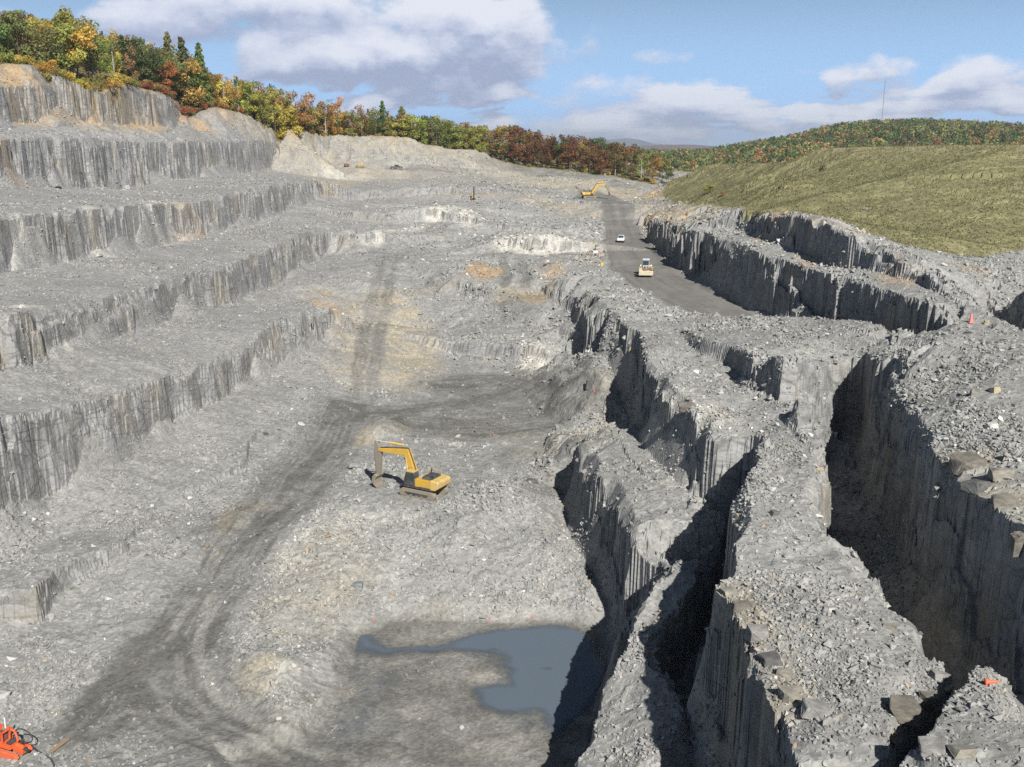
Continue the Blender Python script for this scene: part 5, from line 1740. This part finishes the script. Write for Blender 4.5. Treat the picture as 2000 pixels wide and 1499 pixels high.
def excavator(loc, yaw, label, dusty_stick=True, boom=None, scale=1.0):
    t = thing("excavator", label, "excavator", loc, yaw, "tracked excavators")
    t.scale = (scale,) * 3
    MB().box((0, 0, 0.62), (2.6, 2.3, 0.5), bev=0.08).cyl((0, 0, 0.8), (0, 0, 1.18), 0.75, n=24).build("undercarriage", DARKP, t)
    for sgn in (-1, 1):
        tr = MB()
        prof = []
        L, hgt = 2.55, 1.02
        for k in range(13):
            a = math.pi / 2 + math.pi * k / 12
            prof.append((-L + hgt / 2 + hgt / 2 * math.cos(a), hgt / 2 + hgt / 2 * math.sin(a)))
        for k in range(13):
            a = -math.pi / 2 + math.pi * k / 12
            prof.append((L - hgt / 2 + hgt / 2 * math.cos(a), hgt / 2 + hgt / 2 * math.sin(a)))
        y0 = sgn * 1.30
        tr.prism(prof, y0 - 0.30, y0 + 0.30)
        for k in range(22):
            x = -L + 0.55 + k * (2 * L - 1.1) / 21
            tr.box((x, y0, 0.0), (0.06, 0.62, 0.06)).box((x, y0, hgt), (0.06, 0.62, 0.06))
        to = tr.build("track", TRACKM, t)
        fr = MB().box((0, y0 + sgn * 0.315, 0.52), (3.6, 0.05, 0.36))
        fr.build("track_frame", DARKP, to)
        for k in range(5):
            MB().cyl((-1.6 + 0.8 * k, y0 + sgn * 0.30, 0.30), (-1.6 + 0.8 * k, y0 + sgn * 0.36, 0.30), 0.16).build("roller", STEEL, to)
        for x in (-L + hgt / 2, L - hgt / 2):
            MB().cyl((x, y0 + sgn * 0.28, hgt / 2), (x, y0 + sgn * 0.37, hgt / 2), 0.36, n=18).build("sprocket", STEEL, to)
    MB().box((-0.3, 0, 1.32), (4.6, 2.9, 0.26), bev=0.05).build("deck", DARKP, t)
    MB().box((-0.75, 0.98, 1.95), (2.1, 0.92, 1.0), bev=0.08).box((-0.75, -0.98, 1.95), (2.1, 0.92, 1.0), bev=0.08).build("body", YEL, t)
    MB().box((0.05, 0.985, 1.95), (0.52, 0.93, 0.96), bev=0.03).build("tool_box", YEL, t)
    eh = MB().box((-1.25, 0.1, 2.62), (1.5, 2.1, 0.36), taper=0.9, bev=0.06).box((-1.55, 0.3, 2.88), (0.7, 1.0, 0.2), bev=0.03).build("engine_hood", DARKP, t)
    MB().cyl((-0.75, -0.6, 2.7), (-0.75, -0.6, 3.35), 0.08).build("exhaust_pipe", BLACK, t)
    cw = [(-1.82, 1.28), (-2.55, 1.32), (-2.98, 1.62), (-3.02, 2.25), (-2.8, 2.5), (-1.82, 2.55)]
    MB().prism(cw, -1.45, 1.45, 0.08).build("counterweight", YEL2, t)
    cab = MB().prism([(0.35, 1.46), (1.85, 1.46), (2.0, 1.9), (1.62, 3.12), (0.5, 3.12), (0.35, 2.9)], 0.42, 1.42, 0.05).build("cab", DARKP, t)
    MB().prism([(0.55, 2.1), (1.82, 2.1), (1.56, 2.98), (0.6, 2.98)], 1.415, 1.45).build("side_window", GLASS, cab)
    MB().box((1.80, 0.92, 2.5), (0.03, 0.84, 1.02), rot=(0, -0.30, 0)).build("windscreen", GLASS, cab)
    MB().box((1.05, 0.92, 3.17), (1.2, 1.0, 0.07), bev=0.02).build("cab_roof", YEL2, cab)
    rl = MB()
    for x in (-1.7, -0.9, 0.2):
        rl.cyl((x, -1.38, 2.45), (x, -1.38, 3.0), 0.025, n=6)
    rl.tube([(-1.7, -1.38, 3.0), (0.2, -1.38, 3.0)], 0.025, 6)
    rl.build("handrail", YEL2, t)
    B = boom or dict(foot=(1.0, 1.9), bend=(2.35, 5.1), tip=(6.55, 4.85), sticktop=(6.95, 5.9), stickend=(6.7, 1.5))
    f_, b_, p_, st, se = (Vector((q[0], 0, q[1])) for q in (B["foot"], B["bend"], B["tip"], B["sticktop"], B["stickend"]))

    def nrm(a, c):
        d = (c - a).normalized()
        return Vector((-d.z, 0, d.x))
    n1_, n2_ = nrm(f_, b_), nrm(b_, p_)
    nb_ = (n1_ + n2_).normalized()
    mid1, mid2 = f_.lerp(b_, 0.45), b_.lerp(p_, 0.45)
    up = [f_ + n1_ * 0.26, mid1 + n1_ * 0.36, b_ + nb_ * 0.55, mid2 + n2_ * 0.34, p_ + n2_ * 0.18]
    lo = [p_ - n2_ * 0.18, mid2 - n2_ * 0.34, b_ - nb_ * 0.46, mid1 - n1_ * 0.36, f_ - n1_ * 0.26]
    bo = MB().prism([(q.x, q.z) for q in up + lo], -0.34, 0.34, 0.03).build("boom", YEL, t)
    MB().tube([q + Vector((0, 0.1, 0)) + n for q, n in ((f_, n1_ * 0.34), (mid1, n1_ * 0.48), (b_, nb_ * 0.70), (mid2, n2_ * 0.48), (p_, n2_ * 0.26))], 0.055, 6).build("hydraulic_hoses", BLACK, bo)
    for sgn in (-1, 1):
        q0, q1 = f_ + Vector((0.85, sgn * 0.46, -0.45)), mid1.lerp(b_, 0.75) + Vector((0, sgn * 0.46, 0)) - nb_ * 0.1
        MB().cyl(q0, q0.lerp(q1, 0.62), 0.12).cyl(q0.lerp(q1, 0.6), q1, 0.07).build("boom_cylinder", YEL2, t)
    q0, q1 = b_.lerp(p_, 0.08) + n2_ * 0.85, st
    MB().cyl(q0, q0.lerp(q1, 0.55), 0.15).build("arm_cylinder", YEL2, t)
    MB().cyl(q0.lerp(q1, 0.53), q1, 0.08).build("arm_cylinder_rod", CHROME, t)
    sd_ = (se - p_).normalized()
    sn = Vector((-sd_.z, 0, sd_.x))
    pts = [st + sn * 0.16, p_ + sn * 0.55, p_.lerp(se, 0.5) + sn * 0.42, se + sn * 0.2, se - sn * 0.2, p_.lerp(se, 0.5) - sn * 0.34, p_ - sn * 0.42, st - sn * 0.16]
    MB().prism([(q.x, q.z) for q in pts], -0.26, 0.26, 0.02).build("stick", STEEL if dusty_stick else YEL, t)
    q0, q1 = p_ + sn * 0.62 + sd_ * 0.3, se + sn * 0.45 - sd_ * 0.35
    MB().cyl(q0, q0.lerp(q1, 0.6), 0.11).cyl(q0.lerp(q1, 0.6), q1, 0.07).cyl(q1, se + sn * 0.5 + sd_ * 0.5, 0.07).build("bucket_cylinder", STEEL, t)
    bu = MB()
    e = se
    shell = [(e.x + 0.22, e.z + 0.22), (e.x + 0.55, e.z - 0.15), (e.x + 0.62, e.z - 0.75), (e.x + 0.35, e.z - 1.25), (e.x - 0.1, e.z - 1.5), (e.x + 0.12, e.z - 1.0), (e.x + 0.14, e.z - 0.5), (e.x - 0.22, e.z)]
    bu.prism(shell, -0.75, 0.75, 0.03)
    for k in range(5):
        y = -0.62 + 0.31 * k
        bu.box((e.x - 0.2, y, e.z - 1.6), (0.14, 0.13, 0.42), rot=(0, 0.5, 0))
    bu.build("bucket", STEEL, t)
    return t


def site(u, v):
    return seen(u, v)


def pad_z(x, y, r):
    a = np.linspace(-r, r, 7)
    gx_, gy_ = np.meshgrid(x + a, y + a)
    return float(np.percentile(gz(gx_.ravel(), gy_.ravel()), 70))


p = PAD_XYZ[0]
excavator((p[0], p[1], pad_z(p[0], p[1], 2.0) - 0.03), R(151), "big yellow tracked excavator parked on the rubble heap in the middle of the pit")
p = PAD_XYZ[1]
excavator((p[0], p[1], pad_z(p[0], p[1], 2.0)), R(12), "yellow excavator digging at tan spoil at the far end of the haul road", True,
          dict(foot=(1.0, 1.9), bend=(3.4, 5.0), tip=(6.9, 5.5), sticktop=(7.4, 6.3), stickend=(8.1, 2.3)))


def wheel(parent, x, y, r, w, tyre=BLACK, rim=YEL2):
    o = MB().cyl((x, y - w / 2, r), (x, y + w / 2, r), r, n=22).build("wheel", tyre, parent)
    MB().cyl((x, y - w / 2 - 0.02, r), (x, y + w / 2 + 0.02, r), r * 0.5, n=16).build("rim", rim, o)
    return o


def loader(loc, yaw):
    t = thing("wheel_loader", "cream and yellow wheel loader driving down the haul road with a loaded bucket", "loader", loc, yaw)
    for x in (-1.6, 1.6):
        for y in (-1.15, 1.15):
            wheel(t, x, y, 0.85, 0.65)
    MB().box((-1.7, 0, 1.55), (2.8, 1.7, 1.1), bev=0.12).build("engine_body", YEL2, t)
    MB().box((-2.95, 0, 1.3), (0.5, 2.3, 1.0), bev=0.1).build("counterweight", YEL2, t)
    MB().box((1.0, 0, 1.25), (2.2, 1.3, 0.8), bev=0.08).build("front_frame", YEL2, t)
    cab = MB().box((-0.15, 0, 2.6), (1.5, 1.5, 1.5), taper=0.88, bev=0.08).build("cab", BLUEP, t)
    MB().box((0.60, 0, 2.72), (0.04, 1.22, 0.9), rot=(0, -0.12, 0)).build("windscreen", GLASS, cab)
    MB().box((-0.15, 0, 3.42), (1.6, 1.55, 0.14), bev=0.05).build("cab_roof", WHITE, cab)
    for sgn in (-1, 1):
        MB().box((1.55, sgn * 1.2, 1.9), (1.5, 0.66, 0.14), bev=0.03).build("fender", YEL2, t)
        MB().cyl((1.6, sgn * 1.1, 2.3), (1.7, sgn * 1.1, 2.3), 0.17).build("headlight", WHITE, t)
        MB().box((2.3, sgn * 0.6, 1.6), (2.2, 0.2, 0.4), rot=(0, 0.25, 0), bev=0.03).build("lift_arm", YEL2, t)
    MB().cyl((1.2, 0, 2.0), (3.0, 0, 1.7), 0.12).build("tilt_cylinder", CHROME, t)
    bk = MB().prism([(3.0, 1.9), (2.95, 0.9), (3.2, 0.5), (4.1, 0.35), (4.5, 0.5), (4.45, 1.35), (3.9, 1.62)], -1.5, 1.5, 0.03).build("bucket", CREAMP, t)
    ld = MB()
    for k in range(10):
        ld.box((3.65 + random.uniform(-0.35, 0.35), random.uniform(-1.2, 1.2), 1.62 + random.uniform(-0.1, 0.15)), (random.uniform(0.4, 0.9),) * 3, rot=(random.random(), random.random(), random.random()), taper=0.7)
    ld.build("load", DIRT, bk)
    return t


p = PAD_XYZ[2]
loader((p[0], p[1], pad_z(p[0], p[1], 1.5)), R(-97))


def pickup(loc, yaw, body, label, name="pickup_truck"):
    t = thing(name, label, "truck", loc, yaw, "pickup trucks in the pit")
    for x in (-1.75, 1.7):
        for y in (-0.82, 0.82):
            wheel(t, x, y, 0.40, 0.28, BLACK, CHROME)
    MB().prism([(-2.75, 0.55), (2.6, 0.5), (2.7, 0.85), (2.55, 1.12), (1.15, 1.22), (-2.75, 1.2)], -0.95, 0.95, 0.05).build("body", body, t)
    cb = MB().prism([(1.25, 1.2), (0.6, 1.86), (-0.85, 1.88), (-1.05, 1.2)], -0.82, 0.82, 0.05).build("cabin", body, t)
    MB().box((0.95, 0, 1.54), (0.03, 1.45, 0.82), rot=(0, -0.79, 0)).build("windscreen", GLASS, cb)
    for sgn in (-1, 1):
        MB().prism([(1.0, 1.26), (0.55, 1.78), (-0.75, 1.78), (-0.9, 1.26)], sgn * 0.825 - 0.015, sgn * 0.825 + 0.015).build("side_window", GLASS, cb)
        MB().box((2.62, sgn * 0.7, 0.9), (0.1, 0.36, 0.18), bev=0.02).build("headlight", WHITE, t)
    MB().box((2.66, 0, 0.62), (0.12, 1.8, 0.18), bev=0.03).build("bumper", CHROME, t)
    MB().box((2.63, 0, 0.88), (0.06, 0.9, 0.2)).build("grille", DARKP, t)
    return t


p = site(1213, 473)
pickup((p.x, p.y, pad_z(p.x, p.y, 1.0)), R(-100), WHITE, "small white pickup truck coming down the haul road behind the loader")
p = PAD_XYZ[3]
pickup((p[0], p[1], pad_z(p[0], p[1], 1.2)), R(8), DARKP, "dark pickup truck parked side-on on the high back bench")

p = PAD_XYZ[4]
t = thing("bulldozer", "small yellow bulldozer on the high back bench, left of the dark pickup", "bulldozer", (p[0], p[1], pad_z(p[0], p[1], 1.2)), R(165))
t.scale = (0.85,) * 3
for sgn in (-1, 1):
    MB().prism([(-1.6, 0.3), (-1.3, 0.0), (1.3, 0.0), (1.6, 0.3), (1.5, 0.75), (-1.5, 0.85)], sgn * 0.85 - 0.25, sgn * 0.85 + 0.25, 0.05).build("track", TRACKM, t)
MB().box((0.5, 0, 1.15), (1.9, 1.1, 0.9), bev=0.08).build("engine_body", YEL, t)
MB().box((-0.8, 0, 1.75), (1.2, 1.3, 1.5), taper=0.9, bev=0.06).build("cab", YEL2, t)
MB().prism([(2.0, 0.1), (2.3, 0.2), (2.15, 0.7), (2.3, 1.2), (2.1, 1.2), (1.95, 0.7)], -1.5, 1.5).build("blade", STEEL, t)
p = site(677, 327)
t = thing("compressor", "dark red towed compressor on the high back bench near the rock face", "compressor", (p.x, p.y, pad_z(p.x, p.y, 1.0)), R(20))
t.scale = (0.75,) * 3
MB().box((0, 0, 1.15), (3.0, 1.5, 1.3), taper=0.92, bev=0.12).build("housing", REDP, t)
for sgn in (-1, 1):
    wheel(t, -0.2, sgn * 0.8, 0.38, 0.22, BLACK, CHROME)
MB().cyl((1.4, 0, 0.55), (2.6, 0, 0.45), 0.06).build("tow_bar", DARKP, t)

p = site(924, 391)
t = thing("drill_rig", "small drill rig with a dark upright mast on the back terraces", "drill rig", (p.x, p.y, pad_z(p.x, p.y, 1.0)), R(-70))
for sgn in (-1, 1):
    MB().prism([(-1.0, 0.25), (-0.8, 0.0), (0.8, 0.0), (1.0, 0.25), (0.8, 0.55), (-0.8, 0.55)], sgn * 0.7 - 0.16, sgn * 0.7 + 0.16, 0.04).build("track", TRACKM, t)
MB().box((-0.1, 0, 0.95), (1.5, 1.2, 0.75), bev=0.06).build("body", YEL, t)
MB().box((1.0, 0, 2.4), (0.35, 0.45, 4.4), bev=0.03).build("mast", DARKP, t)
MB().box((0.75, 0, 2.6), (0.3, 0.36, 0.7), bev=0.04).build("drill_head", REDP, t)
MB().cyl((0.2, 0.25, 1.0), (0.95, 0.15, 2.2), 0.07).build("mast_cylinder", CHROME, t)

# orange crawler drill at the lower left edge
p = P(22, 1472, z=-45.3)
zc = pad_z(p[0], p[1], 1.0)
t = thing("crawler_drill", "orange crawler rock drill standing at the lower left corner of the picture", "rock drill", (p[0], p[1], zc), R(-22))
for sgn in (-1, 1):
    MB().prism([(-1.6, 0.22), (-1.4, 0.0), (1.25, 0.0), (1.5, 0.25), (1.25, 0.55), (-1.4, 0.55)], sgn * 0.62 - 0.15, sgn * 0.62 + 0.15, 0.04).build("track", ORANGE, t)
MB().box((-0.5, 0, 0.75), (2.0, 0.9, 0.36), bev=0.04).build("chassis", ORANGE, t)
fr = MB()
for x in (-1.3, -0.25):
    for y in (-0.42, 0.42):
        fr.box((x, y, 1.35), (0.12, 0.12, 1.0))
fr.box((-0.78, -0.42, 1.82), (1.2, 0.12, 0.12)).box((-0.78, 0.42, 1.82), (1.2, 0.12, 0.12)).box((-0.25, 0, 1.82), (0.12, 0.8, 0.12)).box((-1.3, 0, 1.82), (0.12, 0.8, 0.12))
fr.build("guard_frame", ORANGE, t)
MB().box((-0.8, 0.05, 1.25), (0.8, 0.6, 0.6), bev=0.06).build("hydraulic_tank", REDP, t)
ar = MB()
for k in range(9):
    a0, a1 = math.pi * k / 9, math.pi * (k + 1) / 9
    ar.cyl((0.35 - 0.42 * math.cos(a0), 0.1, 1.15 + 0.85 * math.sin(a0)), (0.35 - 0.42 * math.cos(a1), 0.1, 1.15 + 0.85 * math.sin(a1)), 0.09, n=8)
ar.build("hose_arch", ORANGE, t)
MB().cyl((0.2, -0.3, 0.95), (0.2, 0.4, 0.95), 0.24).build("winch_drum", DARKP, t)
MB().box((1.0, 0, 0.55), (1.0, 0.5, 0.4), rot=(0, 0.18, 0), bev=0.05).build("drill_boom", ORANGE, t)
MB().cyl((0.75, 0.0, 0.85), (1.5, 0.0, 0.75), 0.2).build("rotation_motor", ORANGE, t)
MB().cyl((1.5, 0.0, 0.75), (1.85, 0.0, 0.66), 0.13).build("chuck", DARKP, t)
MB().box((1.0, 0.25, 1.0), (0.25, 0.3, 0.5), rot=(0, 0.4, 0), bev=0.04).build("valve_block", DARKP, t)
MB().cyl((-0.62, 0.3, 1.8), (-0.62, 0.3, 2.7), 0.06).build("white_exhaust", WHITE, t)
hp = []
for k in range(15):
    a = -0.4 + math.pi * 1.5 * k / 14
    hp.append((1.15 + 1.0 * math.sin(a) * 0.9, 0.35, 1.55 - 0.55 * math.cos(a)))
MB().tube(hp, 0.05, 6).build("hose_loop", BLACK, t)


def along_ground(pxs, lift):
    out = []
    for (u0, v0), (u1, v1) in zip(pxs[:-1], pxs[1:]):
        for k in range(8):
            q = seen(u0 + (u1 - u0) * k / 8, v0 + (v1 - v0) * k / 8)
            out.append((q.x, q.y, q.z + lift))
    return out


o = MB().tube(along_ground([(60, 1458), (72, 1468), (88, 1477), (100, 1485), (106, 1497), (106, 1520)], 0.07), 0.07, 8).build("hose", DARKP)
tag(o, "dark grey hose trailing from the orange drill to the bottom edge of the picture", "hose")
a, b2 = seen(100, 1473), seen(134, 1447)
mid_ = (a + b2) / 2
d_ = b2 - a
o = MB().box((0, 0, 0), (d_.length, 0.32, 0.07), bev=0.01).build("plank", RUST)
o.location = mid_ + Vector((0, 0, 0.16))
o.rotation_euler = d_.to_track_quat('X', 'Z').to_euler()
tag(o, "tan rusty plank lying on the ground right of the orange drill", "plank")


def cone(u, v, h, label, lying=False, yaw=0.0, mat=None):
    p = seen(u, v)
    t = thing("traffic_cone", label, "cone", p, yaw, "orange traffic cones")
    if lying:
        t.rotation_euler = (0, R(80), yaw)
        t.location = p + Vector((0, 0, 0.2))
    MB().cyl((0, 0, 0.03), (0, 0, h), h * 0.22, h * 0.05, 16).build("cone_body", mat or ORANGE2, t)
    MB().box((0, 0, 0.02), (h * 0.52, h * 0.52, 0.05), bev=0.01).build("base_plate", mat or ORANGE2, t)
    return t


cone(1923, 1340, 0.62, "orange cone lying on its side on the foreground block, lower right", True, R(-12))
cone(1896, 631, 1.1, "faded red cone by the dark hole at the right end of the cross ridge", mat=paint("faded_red_cone", (0.62, 0.20, 0.17), 0.6, 0.1))
cone(1171, 502, 1.1, "small red cone beside the white sign left of the haul road", mat=paint("faded_red_cone", (0.62, 0.20, 0.17), 0.6, 0.1))
cone(1125, 848, 0.4, "tiny orange cone on the ridge lip beside the pit floor, nearer of two")
cone(1160, 766, 0.4, "tiny orange cone on the ridge lip beside the pit floor, farther of two")
cone(730, 1214, 0.28, "tiny orange cone on mud below the rubble heap, left of the pond")
cone(957, 1213, 0.28, "tiny orange cone on the pond's far muddy shore, left of its pair")
cone(1040, 1210, 0.28, "tiny orange cone on the pond's far muddy shore, right of its pair")
cone(958, 851, 0.3, "tiny orange cone standing on the dark floor behind the yellow excavator")
p = seen(1163, 501)
t = thing("sign_post", "dark post with a small white board left of the haul road", "sign", p, 0.0)
MB().cyl((0, 0, -0.2), (0, 0, 2.9), 0.09, n=10).build("post", DARKP, t)
MB().box((0, -0.12, 1.1), (1.1, 0.06, 0.6), bev=0.02).build("board", WHITE, t)
p = seen(1175, 521)
t = thing("barrel", "yellow barrel standing at the left edge of the haul road", "barrel", p, 0.0)
MB().cyl((0, 0, 0), (0, 0, 0.95), 0.36, n=20).build("drum", YEL2, t)
MB().cyl((0, 0, 0.95), (0, 0, 0.99), 0.33, n=20).build("lid", YEL, t)
# slim lattice mast on the far hill
xm, ym = (1718 - CX) / F * 1120 * CS, 1120.0
zb_ = float(far_h(np.array([xm]), np.array([ym]))[0])
zt_ = zat(156, ym)
t = thing("radio_mast", "thin grey lattice mast standing on the wooded hill at right", "mast", (xm, ym, zb_), 0.3)
mm = MB()
hm = zt_ - zb_
for k in range(3):
    a = 2.094 * k
    mm.cyl((0.42 * math.cos(a), 0.42 * math.sin(a), 0), (0.42 * math.cos(a), 0.42 * math.sin(a), hm), 0.09, n=6)
for i in range(int(hm / 1.6)):
    for k in range(3):
        a, a2 = 2.094 * k, 2.094 * (k + 1)
        mm.cyl((0.42 * math.cos(a), 0.42 * math.sin(a), i * 1.6), (0.42 * math.cos(a2), 0.42 * math.sin(a2), i * 1.6 + 1.6), 0.04, n=5)
mm.build("lattice", GREYP, t)
MB().cyl((0, 0, hm), (0, 0, hm + 3), 0.05, n=6).build("aerial", GREYP, t)
